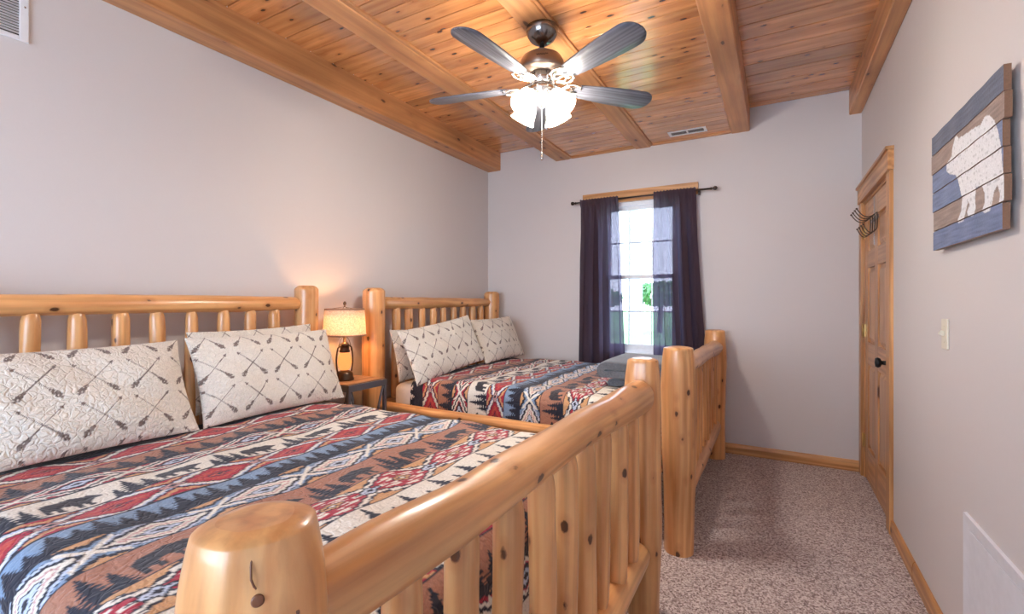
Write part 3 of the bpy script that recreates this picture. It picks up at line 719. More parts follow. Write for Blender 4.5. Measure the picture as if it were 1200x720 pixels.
def quilt(bed, z_top, xs, label, uoff, voff, seed, xe_foot, step=0.005):
    X0, X1, Y0, Y1 = bed
    rng = np.random.default_rng(seed)
    # arc length profile across the width: drop - round - flat - round - drop
    ya, yb = Y0+0.055, Y1-0.055
    R = 0.085; drop = 0.20
    def prof(a, b, R0, d0, R1, d1):
        L0 = d0+R0*PI/2; flat = (b-R1)-(a+R0); L = L0+flat+d1+R1*PI/2
        n = int(L/step)+1; s = np.linspace(0, L, n); x = np.zeros(n); h = np.zeros(n)
        for i, t in enumerate(s):
            if t < d0: x[i] = a; h[i] = R0+(d0-t)
            elif t < L0: an = (t-d0)/R0; x[i] = a+R0*(1-math.cos(an)); h[i] = R0*(1-math.sin(an))
            elif t < L0+flat: x[i] = a+R0+(t-L0)
            elif t < L0+flat+R1*PI/2: an = (t-L0-flat)/R1; x[i] = b-R1+R1*math.sin(an); h[i] = R1*(1-math.cos(an))
            else: x[i] = b; h[i] = R1+(t-L0-flat-R1*PI/2)
        return s, x, h
    sy, Yp, Hy = prof(ya, yb, R, drop, R, drop)
    # along the length: starts flat at the head, ends with a drop behind the footboard
    a, b = xs, xe_foot; flat = b-0.09-a; L = flat+0.09*PI/2+0.42; n = int(L/step)+1
    sx = np.linspace(0, L, n); Xp = np.zeros(n); Hx = np.zeros(n)
    for i, t in enumerate(sx):
        if t < flat: Xp[i] = a+t
        elif t < flat+0.09*PI/2: an = (t-flat)/0.09; Xp[i] = b-0.09+0.09*math.sin(an); Hx[i] = 0.09*(1-math.cos(an))
        else: Xp[i] = b; Hx[i] = 0.09+(t-flat-0.09*PI/2)
    SX, SY = np.meshgrid(sx, sy, indexing='ij'); X = np.repeat(Xp[:, None], len(sy), 1); Y = np.repeat(Yp[None, :], len(sx), 0)
    H = Hx[:, None]+Hy[None, :]
    wr = 0.006*np.sin(SX*9+1.3*np.sin(SY*4+seed))*np.sin(SY*5+seed)+0.004*np.sin(SX*17+SY*11+seed)+0.003*np.sin(SX*5-SY*23)
    Z = z_top-np.minimum(H, 0.46)+wr*(H < .1)-0.000*SX
    ins = 0.016*np.clip(H*6, 0, 1)*np.sin(SX*14+seed)*0.5
    side = np.sign(Y-(Y0+Y1)/2); Y = Y+side*ins*(Hy[None, :] > 0.05)
    Z = np.maximum(Z, 0.24+0.0*Z)
    nx, ny = X.shape; verts = np.stack([X, Y, Z], -1).reshape(-1, 3)
    # the quilt is a thick cloth: thickness by solidify
    idx = np.arange(nx*ny).reshape(nx, ny)
    F = np.stack([idx[:-1, :-1], idx[1:, :-1], idx[1:, 1:], idx[:-1, 1:]], -1).reshape(-1, 4)
    col = quilt_color((SX+xs-uoff).ravel(), (SY+(ya-R*0.57-drop)-voff).ravel(), rng)
    mb = MB(); mb.v = verts.tolist(); mb.f = [tuple(f) for f in F.tolist()]; mb.sm = [True]*len(mb.f)
    mb.g = np.stack([SX, SY, 0*SX], -1).reshape(-1, 3).tolist()
    o = mb.build('quilt', M['quilt'], colors=np.concatenate([col, np.ones((len(col), 1))], 1))
    m = o.modifiers.new('thickness', 'SOLIDIFY'); m.thickness = 0.012; m.offset = -1
    tag(o, label, 'quilt', 'lodge quilts on the beds'); return o
quilt(B1, 0.728, -2.40, 'lodge quilt with bears, pines and diamonds on the near log bed', -2.283, 0.47, 1, -0.625)
quilt(B2, 0.748, -2.36, 'lodge quilt with bears, pines and diamonds on the far log bed beside the window', -2.250, 2.62, 2, -0.60)

# ------------------------------------------------------------------ pillows
def arrow_mask(x, y):
    per = 0.172; X = fr(x/per)-.5; Y = fr(y/(per*.93))-.5; X *= per; Y *= per*.93
    m = np.zeros(x.shape, bool)
    for sg in (1, -1):
        for ox in (0,):
            a = (X*sg+Y)/math.sqrt(2); b = (-X*sg+Y)/math.sqrt(2)      # a along the arrow, b across
            L = 0.092
            m |= (np.abs(b) < 0.0017) & (np.abs(a) < L)
            t = (L-a); m |= (t > 0) & (t < 0.017) & (np.abs(b) < 0.45*t)
            t = (a+L); wf = np.where(t < 0.010, 0.004+0.5*t, 0.0085*(1-(t-0.010)/0.045)+0.003)
            m |= (t > -0.002) & (t < 0.048) & (np.abs(b) < wf) & (fr((t+np.abs(b)*1.2)/0.0085) > 0.12)
    return m
def pillow(w_, h_, T_, cen, lean, roll, label, seed, yaw=0.0, group='arrow print pillows', bend=0.0):
    st = 0.0038; nx, ny = int(w_/st), int(h_/st)
    u = np.linspace(-1, 1, nx); v = np.linspace(-1, 1, ny); U, V = np.meshgrid(u, v, indexing='ij')
    rng = np.random.default_rng(seed)
    fade = np.clip((1-np.abs(U)**3.2), 0, 1)**.62*np.clip((1-np.abs(V)**3.0), 0, 1)**.62
    # outline: edges bow inwards between pointed corners
    Xl = U*w_/2*(1-0.045*(1-V*V)); Yl = V*h_/2*(1-0.055*(1-U*U))
    lump = 0.010*np.sin(U*4+seed)*np.cos(V*3.3+seed*2)+0.005*np.sin(U*9+V*6+seed)
    V3 = []
    for sg in (1, -1):
        Zl = sg*(T_/2*fade+lump*fade*(1 if sg > 0 else .3))+0.0012*sg + bend*(U*U)*1.0
        V3.append(np.stack([Xl, Yl, Zl], -1).reshape(-1, 3))
    A = np.concatenate(V3); nrm_y = Vector((0, 1, 0))
    R_ = Matrix(((0, -math.sin(lean), math.cos(lean)), (1, 0, 0), (0, math.cos(lean), math.sin(lean))))   # columns: width, up, normal
    R_ = Matrix.Rotation(yaw, 3, 'Z') @ R_ @ Matrix.Rotation(roll, 3, 'Z')
    Rn = np.array(R_); W_ = A @ Rn.T+np.array(cen)
    n1 = nx*ny; idx = np.arange(n1).reshape(nx, ny)
    F = np.stack([idx[:-1, :-1], idx[1:, :-1], idx[1:, 1:], idx[:-1, 1:]], -1).reshape(-1, 4)
    Fb = np.stack([idx[:-1, :-1], idx[:-1, 1:], idx[1:, 1:], idx[1:, :-1]], -1).reshape(-1, 4)+n1
    per = list(idx[:, 0])+list(idx[-1, 1:])+list(idx[::-1, -1][1:])+list(idx[0, ::-1][1:-1])
    rim = [(per[i], per[i]+n1, per[(i+1) % len(per)]+n1, per[(i+1) % len(per)]) for i in range(len(per))]
    m = arrow_mask((Xl+seed*.031).ravel(), (Yl+seed*.017).ravel())
    c = np.tile(np.array([0.76, 0.705, 0.62]), (n1, 1)); c *= (1+rng.normal(0, .025, n1))[:, None]
    c[m] = np.array([0.20, 0.155, 0.135])*(1+rng.normal(0, .15, m.sum()))[:, None]
    cc = np.concatenate([c, np.tile(np.array([0.76, 0.705, 0.62]), (n1, 1))]); cc = np.concatenate([cc, np.ones((2*n1, 1))], 1)
    mb = MB(); mb.v = W_.tolist(); mb.f = [tuple(f) for f in F.tolist()]+[tuple(f) for f in Fb.tolist()]+[tuple(int(i) for i in r) for r in rim]
    mb.sm = [True]*len(mb.f); mb.g = (A*np.array([1.6, 1.6, .3])+seed).tolist()
    o = mb.build('pillow', M['sham'], colors=np.clip(cc, 0, 1)); tag(o, label, 'pillow', group); return o
rd = math.radians
pillow(0.80, 0.44, 0.15, (-2.350, 0.735, 0.938), rd(26), rd(0), 'cream arrow print pillow at the left end of the near bed', 1)
pillow(0.80, 0.44, 0.15, (-2.355, 1.560, 0.940), rd(22), rd(0), 'cream arrow print pillow on the near bed beside the lamp, in front of another', 2)
pillow(0.72, 0.42, 0.09, (-2.545, 1.600, 0.962), rd(10), rd(1), 'pillow peeking out behind the near bed pillow beside the lamp', 3)
pillow(0.90, 0.42, 0.14, (-2.300, 2.985, 0.954), rd(21), rd(6.5), 'white arrow print pillow on the far bed, nearest the lamp', 4, yaw=rd(-2))
pillow(0.74, 0.43, 0.14, (-2.335, 3.860, 0.960), rd(24), rd(1), 'white arrow print pillow on the far bed, farthest from the lamp', 5)
pillow(0.72, 0.40, 0.09, (-2.510, 2.990, 0.905), rd(14), rd(0), 'pillow tucked behind the far bed pillow nearest the lamp', 8)

# ------------------------------------------------------------------ folded blankets at the foot of the far bed
def folded(name, label, x0, x1, y0, y1, z0, layers, lt, seed):
    """one long cloth folded back and forth; the fold noses face -X"""
    pts = []; r = lt/2
    for k in range(layers):
        z = z0+r+k*lt
        xs = np.linspace(x1, x0+r, 14) if k % 2 == 0 else np.linspace(x0+r, x1, 14)
        for x in xs: pts.append((x, z+0.004*math.sin(x*15+k+seed)))
        if k < layers-1:
            cx, dr = ((x0+r, -1) if k % 2 == 0 else (x1, 1))
            for q in range(1, 8):
                a = -PI/2+PI*q/8; pts.append((cx+dr*math.cos(a)*lt/2*1.2, z+lt/2+math.sin(a)*lt/2))
    ny = 26; top = []
    mb = MB(); th = lt*0.42
    P = [Vector((p[0], 0, p[1])) for p in pts]; prof = []
    nn = []
    for i, p in enumerate(P):
        t = (P[min(i+1, len(P)-1)]-P[max(0, i-1)]).normalized(); nn.append(Vector((-t.z, 0, t.x)))
    loop = [p+n*th for p, n in zip(P, nn)]+[p-n*th for p, n in reversed(list(zip(P, nn)))]
    rings = []
    for j in range(ny+1):
        q = j/ny; y = y0+(y1-y0)*q
        sh = 1-0.10*(abs(2*q-1)**14)
        rings.append([Vector((p.x+0.006*math.sin(q*9+p.z*30), y+0.004*math.sin(p.x*20+p.z*50), z0+(p.z-z0)*sh+0.004*math.sin(q*7+p.x*9)*(p.z-z0)*8)) for p in loop])
    mb.ring_surf(rings)
    # end caps as strips between the two sides of the cloth
    n = len(P); b = len(mb.v)-len(rings)*2*n
    for ri in (0, ny):
        for i in range(n-1):
            a0, a1 = b+ri*2*n+i, b+ri*2*n+i+1; c1, c0 = b+ri*2*n+(2*n-1-(i+1)), b+ri*2*n+(2*n-1-i)
            mb.f.append((a0, a1, c1, c0) if ri else (a0, c0, c1, a1)); mb.sm.append(False)
    o = mb.build(name, M['blanket']); tag(o, label, 'blanket', 'folded grey blankets'); return o
folded('folded_blanket', 'grey folded blanket under another on the foot of the far bed', -0.985, -0.63, 2.98, 3.50, 0.762, 1, 0.05, 1)
folded('folded_blanket', 'grey folded blanket lying on top of another on the foot of the far bed', -1.005, -0.62, 2.95, 3.55, 0.816, 2, 0.058, 2)

# ------------------------------------------------------------------ nightstand
ns = thing('nightstand', 'small nightstand with rustic wood top and dark steel frame between the beds', 'nightstand', (-2.60, 2.27, 0))
mb = MB()
for k in range(4):
    x0 = -2.785+k*0.0945; mb.box((x0, 2.105, 0.748), (x0+0.0935, 2.435, 0.775))
mb.build('table_top', M['rustic'], ns, bevel=0.002)
mb = MB()
for a, b in (((-2.79, 2.100, 0.728), (-2.40, 2.112, 0.770)), ((-2.79, 2.428, 0.728), (-2.40, 2.440, 0.770)), ((-2.408, 2.100, 0.728), (-2.396, 2.440, 0.770)), ((-2.792, 2.100, 0.728), (-2.784, 2.440, 0.770))): mb.box(a, b)
mb.build('edge_frame', M['steel'], ns, bevel=0.001)
for x in (-2.778, -2.410):
    for y in (2.112, 2.428): MB().box((x-.011, y-.011, 0), (x+.011, y+.011, 0.735)).build('leg', M['steel'], ns, bevel=0.001)
for y in (2.112, 2.428):
    for sg in (1, -1):
        mb = MB().tube([(-2.594+sg*(0.172-0.06*math.sin(PI*q/12)), y, 0.18+0.55*q/12) for q in range(13)], 0.006, 8)
        mb.build('curved_brace', M['steel'], ns)
for sg in (1, -1):
    mb = MB().tube([(-2.41, 2.27+sg*(0.148-0.055*math.sin(PI*q/12)), 0.18+0.55*q/12) for q in range(13)], 0.006, 8); mb.build('curved_brace', M['steel'], ns)
MB().box((-2.785, 2.105, 0.16), (-2.405, 2.435, 0.18)).build('shelf', M['rustic'], ns, bevel=0.002)

# ------------------------------------------------------------------ table lamp
LX, LY, LZ = -2.59, 2.235, 0.775
lamp = thing('table_lamp', 'lit table lamp with lantern base and linen shade on the nightstand', 'lamp', (LX, LY, LZ))
MB().lathe([(0, 0), (0.060, 0), (0.062, 0.008), (0.056, 0.022), (0.055, 0.045), (0.048, 0.058), (0.030, 0.066), (0.020, 0.072), (0.0, 0.073)], (LX, LY, LZ), 32).build('lamp_base', M['bronze'], lamp)
MB().lathe([(0.026, 0.070), (0.038, 0.085), (0.047, 0.120), (0.045, 0.150), (0.034, 0.185), (0.027, 0.195)], (LX, LY, LZ), 28).build('lantern_globe', M['amber'], lamp)
mb = MB().lathe([(0.0, 0.192), (0.034, 0.192), (0.036, 0.202), (0.030, 0.212), (0.030, 0.235), (0.036, 0.240), (0.020, 0.258), (0.010, 0.262), (0.010, 0.30), (0, .30)], (LX, LY, LZ), 28); mb.build('lantern_cap', M['bronze'], lamp)
for sg in (1, -1):
    pts = []
    for q in range(21):
        a = q/20; z = 0.03+0.215*a; r = 0.052+0.018*math.sin(PI*min(1, a*1.0)); r = r if a < .9 else r*(1-(a-.9)*4.5)
        pts.append((LX, LY+sg*r, LZ+z))
    MB().tube(pts, 0.0055, 10).build('side_tube', M['bronze'], lamp)
mb = MB().tube([(LX, LY+0.055*math.cos(a), LZ+0.20+0.10*math.sin(a)) for a in np.linspace(0, PI, 16)], 0.002, 6); mb.build('bail_handle', M['bronze'], lamp)
mb = MB().lathe([(0, .298), (.012, .298), (.012, .33), (0, .331)], (LX, LY, LZ), 16); mb.build('socket', M['brass'], lamp)
mb = MB().tube([(LX, LY+0.045*math.cos(a)*(1 if abs(math.sin(a)) < .98 else 1), LZ+0.31+0.195*math.sin(a)) for a in np.linspace(0, PI, 18)], 0.0018, 6); mb.build('harp', M['bronze'], lamp)
prof_o = [(0.142, 0.305), (0.128, 0.490)]
mb = MB().lathe([(0.143, 0.305), (0.1365, 0.40), (0.130, 0.490), (0.128, 0.490), (0.1345, 0.40), (0.141, 0.305)], (LX, LY, LZ), 48)
mb.f = mb.f[:-2]; mb.sm = mb.sm[:-2]
sh = mb.build('lamp_shade', M['shade'], lamp)
M['tape'] = plain('shade_tape', (0.30, 0.18, 0.12), rough=0.8)
for r, z in ((0.1437, 0.305), (0.1305, 0.482)):
    mb = MB().lathe([(r, z), (r+.0012, z+.001), (r+.0010-.0005, z+.010), (r-.003, z+.0105), (r-.003, z)], (LX, LY, LZ), 48); mb.f = mb.f[:-2]; mb.sm = mb.sm[:-2]
    mb.build('shade_trim', M['tape'], sh)
mb = MB()
for k in range(3):
    a = k*2*PI/3; mb.tube([(LX, LY, LZ+0.505), (LX+0.128*math.cos(a), LY+0.128*math.sin(a), LZ+0.486)], 0.0015, 6)
mb.build('spider', M['bronze'], sh)
MB().lathe([(0, .505), (.006, .506), (.004, .513), (.008, .518), (.011, .527), (.008, .537), (.003, .542), (0, .544)], (LX, LY, LZ), 16).build('finial', M['bronze'], lamp)
M['bulb'] = glow_glass('lit_bulb', (1.0, 0.72, 0.42), 6.0, 0.6)
MB().lathe([(0, .330), (.013, .332), (.016, .345), (.027, .37), (.030, .39), (.024, .41), (.012, .421), (0, .424)], (LX, LY, LZ), 20).build('bulb', M['bulb'], lamp)
pl = point('table_lamp_light', (LX, LY, LZ+0.385), 8.0, (1.0, 0.68, 0.42), 0.025)

# ------------------------------------------------------------------ ceiling fan
FX, FY = -1.085, 2.240; FT = 2.768; DZF = -0.035
fan = thing('ceiling_fan', 'five-blade ceiling fan with lit glass shades hanging from the middle beam', 'ceiling fan', (FX, FY, 2.45))
F0 = (FX, FY, 0)
M['cup'] = plain('dark_nickel', (0.22, 0.20, 0.19), rough=0.2, metal=1.0)
MB().lathe([(0, FT), (0.084, FT), (0.085, FT-.012), (0.080, FT-.035), (0.064, FT-.062), (0.038, FT-.080), (0.022, FT-.086), (0, FT-.087)], F0, 40).build('canopy', M['cup'], fan)
MB().lathe([(0, FT-.08), (.013, FT-.08), (.013, 2.60), (0, 2.60)], F0, 20).build('downrod', M['cup'], fan)
M['motor'] = plain('bronze_grey_motor', (0.26, 0.20, 0.165), rough=0.3, metal=0.85)
MB().lathe([(0, 2.636), (0.030, 2.636), (0.072, 2.627), (0.102, 2.608), (0.116, 2.580), (0.119, 2.550), (0.115, 2.530), (0.0, 2.525)], F0, 48).build('motor_housing', M['motor'], fan)
mb = MB(); mb.lathe([(0, 2.526), (0.062, 2.526), (0.060, 2.480), (0.048, 2.463), (0.0, 2.462)], F0, 40)
for k in range(10):
    a = 2*PI*k/10; c = Vector((FX+.0615*math.cos(a), FY+.0615*math.sin(a), 0)); t = Vector((-math.sin(a), math.cos(a), 0))
    mb.tube([c+Vector((0, 0, 2.523)), c+Vector((0, 0, 2.477))], 0.005, 8)
mb.build('flywheel_collar', M['nickel'], fan)
# small maker's script on the motor housing, an illegible dark squiggle
camdir = Vector((0-FX, 0-FY, 0)).normalized(); side = Vector((-camdir.y, camdir.x, 0))
mb = MB(); pts = []
for q in range(60):
    a = q/59; x = -0.030+0.060*a; z = 2.572+0.006*math.sin(a*34)*(1-.6*a)+(0.006 if .10 < a < .2 else 0)
    an = -x/0.1165; d = camdir*math.cos(an)+side*math.sin(an)
    pts.append(Vector((FX, FY, z))+d*0.1185)
mb.tube(pts, 0.0014, 6); mb.build('maker_script', M['black'], fan)
BA = [47, 119, 191, 263, 335]
for deg in BA:
    a = rd(deg); pitch = rd(-12)
    Rm = Matrix.Rotation(a, 3, 'Z') @ Matrix.Rotation(pitch, 3, 'X')
    zb = 2.462
    n = 40; rows = []
    # blade outline: along x from .175 to .665
    def half(t):
        return (0.044+0.031*math.sin(min(1, t*1.25)*PI/2))*(1 if t < .82 else math.sqrt(max(0.0, 1-((t-.82)/.18)**2.6)))*(0.45+0.55*min(1, t/0.10) if t < .10 else 1)
    off = (random.uniform(-40, 40), random.uniform(-40, 40), 0)
    for z_, s_ in ((0.004, 1), (-0.004, 1)):
        pass
    top = []; bot = []
    rings = []; gr = []
    for i in range(n+1):
        t = i/n; t = 1-(1-t)**1.5 if t > .5 else t*(1-(1-.5)**1.5)/.5; x = 0.165+0.495*t; h = max(half(t), 0.002); z0 = 0.0
        pts = [(x, -h, -.0035), (x, -h*.5, -.004), (x, 0, -.004), (x, h*.5, -.004), (x, h, -.0035), (x, h, .0035), (x, h*.5, .004), (x, 0, .004), (x, -h*.5, .004), (x, -h, .0035)]
        rings.append([Rm @ Vector(p)+Vector((FX, FY, zb)) for p in pts]); gr.append([(p[1]+off[0], p[2]+off[1], p[0]) for p in pts])
    bl = MB().ring_surf(rings, gr=gr, cap0=True, cap1=True).build('fan_blade', M['blade'], fan, bevel=0.0)
    # blade iron: ornate bracket of loops
    mb = MB()
    def tp(x, y, z): return Rm @ Vector((x, y, z))+Vector((FX, FY, zb))
    mb.tube([tp(.060, 0, .014), tp(.10, 0, .004), tp(.14, 0, -.010), tp(.20, 0, -.010)], [.010, .009, .007, .004], 10)
    for sg in (1, -1):
        mb.tube([tp(.10+.115*q/16, sg*(.012+.048*math.sin(PI*q/16*.9)), -.010+.0*q) for q in range(17)], .0042, 8)
        mb.tube([tp(.115+.06*q/12, sg*(.008+.026*math.sin(PI*q/12)), -.010) for q in range(13)], .0035, 8)
        for q in range(6):
            aa = q/5; c = tp(.125+.075*aa, sg*(.058-.018*abs(aa-.5)), -.010)
            mb.lathe([(0, -.004), (.0065, -.003), (.0065, .003), (0, .004)], c, 10)
    mb.box((0.165, -.038, -.0085), (0.180, .038, -.0045), M=Matrix.Translation((FX, FY, zb)) @ Rm.to_4x4())
    mb.build('blade_bracket', M['nickel'], bl)
# light kit
mb = MB().lathe([(0, 2.463), (0.045, 2.463), (0.062, 2.453), (0.062, 2.435), (0.050, 2.410), (0.036, 2.385), (0.020, 2.365), (0.012, 2.350), (0, 2.343)], F0, 40); mb.build('light_fitter', M['nickel'], fan)
for k in range(4):
    a = rd(29.5+45+90*k); d = Vector((math.cos(a), math.sin(a), 0)); ax = (d*0.62+Vector((0, 0, -0.785))).normalized()
    base = Vector((FX, FY, 2.405))+d*0.074
    MB().tube([Vector((FX, FY, 2.420))+d*.030, Vector((FX, FY, 2.422))+d*.058, base], [.010, .011, .012], 12).build('light_arm', M['nickel'], fan); arm = bpy.context.scene.collection.objects[-1]
    Rz = Vector((0, 0, 1)).rotation_difference(ax).to_matrix()
    mb = MB().lathe([(0, -0.004), (0.020, -0.002), (0.023, 0.006), (0.024, 0.016), (0, .017)], base, 20, M=Rz); mb.build('shade_holder', M['nickel'], arm)
    mb = MB().lathe([(0.022, 0.008), (0.034, 0.018), (0.046, 0.038), (0.052, 0.062), (0.058, 0.090), (0.070, 0.116), (0.0685, 0.117), (0.056, 0.091), (0.050, 0.062), (0.044, 0.038), (0.032, 0.019), (0.020, 0.009)], base, 32, M=Rz)
    mb.f = mb.f[:-2]; mb.sm = mb.sm[:-2]
    mb.build('glass_shade', M['glow'], arm)
    pc = base+ax*0.062
    mb = MB().lathe([(0, .012), (.010, .014), (.012, .03), (.022, .05), (.025, .066), (.019, .082), (0, .09)], base, 16, M=Rz); bb = mb.build('bulb', M['glow'], arm)
    point('fan_bulb_light', pc, 35, (1.0, 0.965, 0.945), 0.024)
def chain(x, y, z0, z1, name):
    mb = MB(); n = int((z0-z1)/0.0065)
    for k in range(n):
        z = z0-k*0.0065; mb.lathe([(0, -.0026), (.0022, -.0014), (.0022, .0014), (0, .0026)], (x, y, z), 6)
    mb.tube([(x, y, z0), (x, y, z1)], .0008, 5)
    mb.lathe([(0, z1+.004), (.004, z1), (.0035, z1-.012), (.007, z1-.020), (.008, z1-.030), (.004, z1-.040), (0, z1-.042)], (x, y, 0), 14)
    return mb.build(name, M['nickel'], fan)
chain(FX+0.004, FY-0.010, 2.36, 2.105, 'pull_chain'); chain(FX+0.020, FY+.012, 2.37, 2.27, 'pull_chain')

# ------------------------------------------------------------------ vents
# return grille high on the left wall
vg = thing('wall_vent', 'white louvred return air grille high on the left wall', 'vent', (WL, 0.45, 2.44))
vy0, vy1, vz0, vz1 = 0.10, 0.735, 2.44, 2.76
mb = MB(); fw = 0.030; xx = WL+0.001
for a, b in (((vy0, vz0), (vy0+fw, vz1)), ((vy1-fw, vz0), (vy1, vz1)), ((vy0+fw, vz0), (vy1-fw, vz0+fw*.7)), ((vy0+fw, vz1-fw), (vy1-fw, vz1))):
    mb.box((xx, a[0], a[1]), (xx+0.010, b[0], b[1]))
mb.build('grille_frame', M['white'], vg, bevel=0.003)
mb = MB(); z = vz0+.026
while z < vz1-.03:
    mb.add([(xx+.0005, vy0+fw, z+.010), (xx+.009, vy0+fw, z), (xx+.009, vy1-fw, z), (xx+.0005, vy1-fw, z+.010), (xx+.0005, vy0+fw, z+.0115), (xx+.009, vy0+fw, z+.0015), (xx+.009, vy1-fw, z+.0015), (xx+.0005, vy1-fw, z+.0115)],
           [(0, 1, 2, 3), (7, 6, 5, 4), (1, 5, 6, 2), (0, 4, 5, 1), (3, 2, 6, 7)], None, False); z += 0.0118
mb.build('louvres', M['white'], vg)
MB().box((WL+.0002, vy0+.02, vz0+.02), (WL+.0009, vy1-.02, vz1-.02)).build('duct_shade_sheet', M['dark'], vg)  # thin dark sheet on the wall stands in for shade behind the louvres
MB().lathe([(0, 0), (.004, .0), (.0035, .0015), (0, .002)], (xx+.010, vy1-.013, vz0+.15), 12, M=Matrix.Rotation(PI/2, 3, 'Y')).build('screw', M['nickel'], vg)
# ceiling register
cv = thing('ceiling_vent', 'small white register in the ceiling near the back wall', 'vent', (-0.67, 4.28, ZL))
cx0, cx1, cy0, cy1 = -0.83, -0.52, 4.215, 4.335; zz = ZL-.0005
mb = MB(); fw = .022
for a, b in (((cx0, cy0), (cx0+fw, cy1)), ((cx1-fw, cy0), (cx1, cy1)), ((cx0+fw, cy0), (cx1-fw, cy0+fw)), ((cx0+fw, cy1-fw), (cx1-fw, cy1)), (((cx0+cx1)/2-.006, cy0+fw), ((cx0+cx1)/2+.006, cy1-fw))):
    mb.box((a[0], a[1], zz-.006), (b[0], b[1], zz))
mb.build('register_frame', M['white'], cv, bevel=.002)
mb = MB()
k = cx0+fw+.004
while k < cx1-fw-.004:
    mb.box((k, cy0+fw, zz-.004), (k+.002, cy1-fw, zz-.0012)); k += .0085
mb.build('louvres', M['nickel'], cv)
MB().box((cx0+.01, cy0+.01, zz-.0009), (cx1-.01, cy1-.01, zz)).build('duct_shade_sheet', M['dark'], cv)  # dark sheet instead of a hole, imitates the shaded duct

# ------------------------------------------------------------------ light switch
sw_ = thing('light_switch', 'ivory toggle light switch on the right wall beside the door', 'light switch', (WR, 2.40, 1.19))
MB().box((WR-.007, 2.365, 1.133), (WR-.0002, 2.437, 1.250)).build('switch_plate', M['ivory'], sw_, bevel=.0035)
Kt = Matrix.Translation((WR-.007, 2.401, 1.192)) @ Matrix.Rotation(rd(28), 4, 'Y')
MB().box((-.016, -.005, -.009), (.002, .005, .009), M=Kt).build('toggle', M['ivory'], sw_, bevel=.0015)
for z in (1.160, 1.223): MB().lathe([(0, 0), (.003, 0), (.0025, .001), (0, .0012)], (WR-.007, 2.401, z), 10, M=K).build('screw', M['ivory'], sw_)

# ------------------------------------------------------------------ access panel
ap = thing('access_panel', 'white framed access panel low on the right wall', 'access panel', (WR, 1.86, 0.0))
py0, py1, pz0, pz1 = 1.46, 2.178, 0.10, 0.592; e = .045
mb = MB(); x0_ = WR-.0002
P = [(x0_, py0, pz0), (x0_, py1, pz0), (x0_, py1, pz1), (x0_, py0, pz1), (x0_-.010, py0+.002, pz0+.002), (x0_-.010, py1-.002, pz0+.002), (x0_-.010, py1-.002, pz1-.002), (x0_-.010, py0+.002, pz1-.002),
     (x0_-.005, py0+e, pz0+e), (x0_-.005, py1-e, pz0+e), (x0_-.005, py1-e, pz1-e), (x0_-.005, py0+e, pz1-e)]
mb.add(P, [(0, 4, 5, 1), (1, 5, 6, 2), (2, 6, 7, 3), (3, 7, 4, 0), (4, 8, 9, 5), (5, 9, 10, 6), (6, 10, 11, 7), (7, 11, 8, 4)], None, False)
mb.build('panel_frame', M['panel'], ap)
MB().box((x0_-.0065, py0+e+.001, pz0+e+.001), (x0_-.003, py1-e-.001, pz1-e-.001)).build('panel_door', M['panel'], ap, bevel=.001)

# ------------------------------------------------------------------ bear sign
sg_ = thing('bear_sign', 'slatted wood sign painted with a white bear on the right wall', 'wall sign', (WR, 2.10, 1.74))
sx = WR-0.032
def unpx(x, y):                       # traced outline of the painted bear, as points on the sign's own plane (metres)
    u = (x-600)/547.9; a = rd(29.52); t = sx/(-math.sin(a)+math.cos(a)*u); return (t*(math.cos(a)+math.sin(a)*u), 1.32-t*(y-352.9)/547.9)
OUT = [(425,268),(430,264),(437,272),(460,257),(485,240),(505,230),(512,212),(520,201),(532,201),(548,215),(560,250),(570,300),(574,360),(583,420),(583,448),(572,476),(560,473),(565,450),(556,418),(545,440),(541,470),(535,500),(520,507),(508,502),(518,475),(518,445),(510,422),(490,425),(486,460),(488,490),(482,514),(466,518),(463,503),(470,480),(466,470),(458,505),(450,533),(434,537),(432,528),(443,500),(447,460),(440,430),(434,405),(425,387),(408,385),(399,376),(399,352),(412,330),(416,300)]
POLY = [unpx(960+x/2.667, 60+y/2.667) for x, y in OUT]
cols = [(0.10, 0.115, 0.17), (0.30, 0.21, 0.17), (0.15, 0.19, 0.33), (0.15, 0.19, 0.33), (0.29, 0.205, 0.165), (0.13, 0.165, 0.30)]
ends = [(1.775, 2.449), (1.768, 2.452), (1.778, 2.440), (1.772, 2.443), (1.768, 2.430), (1.782, 2.436)]
zt_, zb_ = 1.968, 1.515; hh = (zt_-zb_)/6
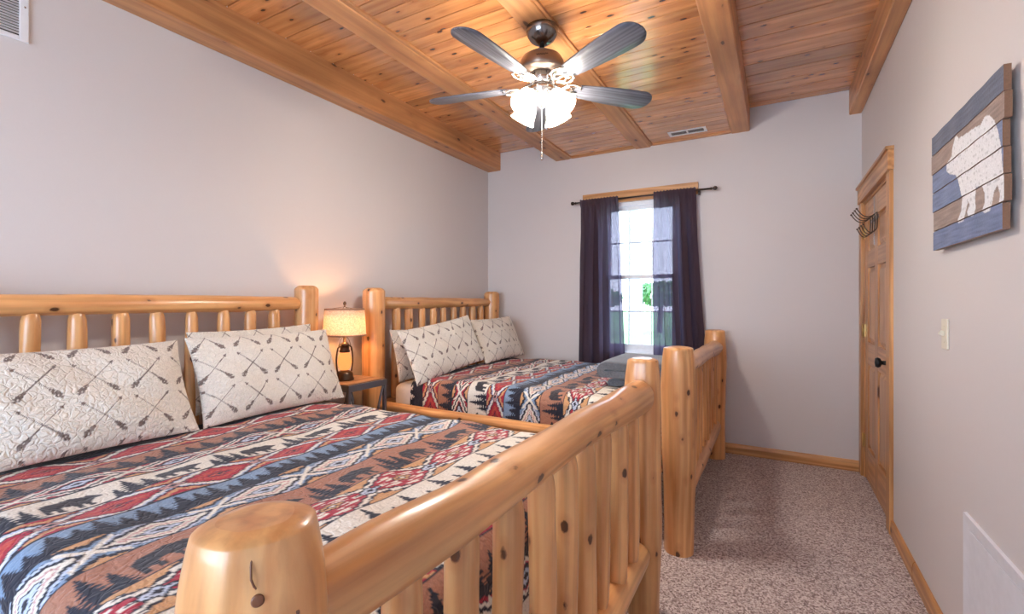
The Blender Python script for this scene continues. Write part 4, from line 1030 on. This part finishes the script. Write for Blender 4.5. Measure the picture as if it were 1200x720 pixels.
for k in range(6):
    z1 = zt_-k*hh; z0 = z1-hh+.004; ya, yb = ends[k]
    st = .0035; ny, nz = int((yb-ya)/st), int((z1-z0)/st)+1
    yy = np.linspace(ya, yb, ny); zz2 = np.linspace(z0, z1, nz); YY, ZZ = np.meshgrid(yy, zz2, indexing='ij')
    fx = sx+.0008*np.sin(YY*40+k)
    V_ = np.stack([fx, YY, ZZ], -1).reshape(-1, 3); idx = np.arange(ny*nz).reshape(ny, nz)
    F = np.stack([idx[:-1, :-1], idx[:-1, 1:], idx[1:, 1:], idx[1:, :-1]], -1).reshape(-1, 4)
    rng = np.random.default_rng(k)
    c = np.tile(np.array(cols[k]), (ny*nz, 1))
    streak = np.array([mnoise.noise(Vector((y*9, z*160, k*3))) for y, z in zip(YY.ravel(), ZZ.ravel())])
    c *= (1+.5*streak)[:, None]
    inb = inpoly(YY.ravel(), ZZ.ravel(), POLY)
    wear = np.array([mnoise.noise(Vector((y*70, z*60, k*3+9))) for y, z in zip(YY.ravel(), ZZ.ravel())])
    rowl = (np.abs(fr(ZZ.ravel()/.019)-.5) < .25)
    wh = np.array([0.80, 0.80, 0.82])[None, :]*(1-.28*((wear > .22) & rowl))[:, None]
    c = np.where(inb[:, None], wh, c)
    n0 = ny*nz; th = .016
    per = list(idx[:, 0])+list(idx[-1, 1:])+list(idx[::-1, -1][1:])+list(idx[0, ::-1][1:-1])
    B_ = V_[per]+np.array([th, 0, 0]); nb = len(per)
    S2 = V_[per].copy()                                     # separate copy for the raw side colour
    allv = np.concatenate([V_, S2, B_]); cc = np.concatenate([c, np.tile(np.array([0.22, 0.11, 0.06]), (2*nb, 1))])
    faces = [tuple(f) for f in F.tolist()]+[(n0+i, n0+(i+1) % nb, n0+nb+(i+1) % nb, n0+nb+i) for i in range(nb)]+[tuple(n0+nb+i for i in range(nb))]
    mb = MB(); mb.v = allv.tolist(); mb.f = faces; mb.sm = [False]*len(faces); mb.g = allv.tolist()
    pk = mb.build('plank', M['signpaint'], sg_, colors=np.concatenate([np.clip(cc, 0, 1), np.ones((len(cc), 1))], 1))
for y in (1.86, 2.34): MB().box((sx+.0165, y, 1.53), (WR-.0005, y+.035, 1.955)).build('batten', M['rustic'], sg_)
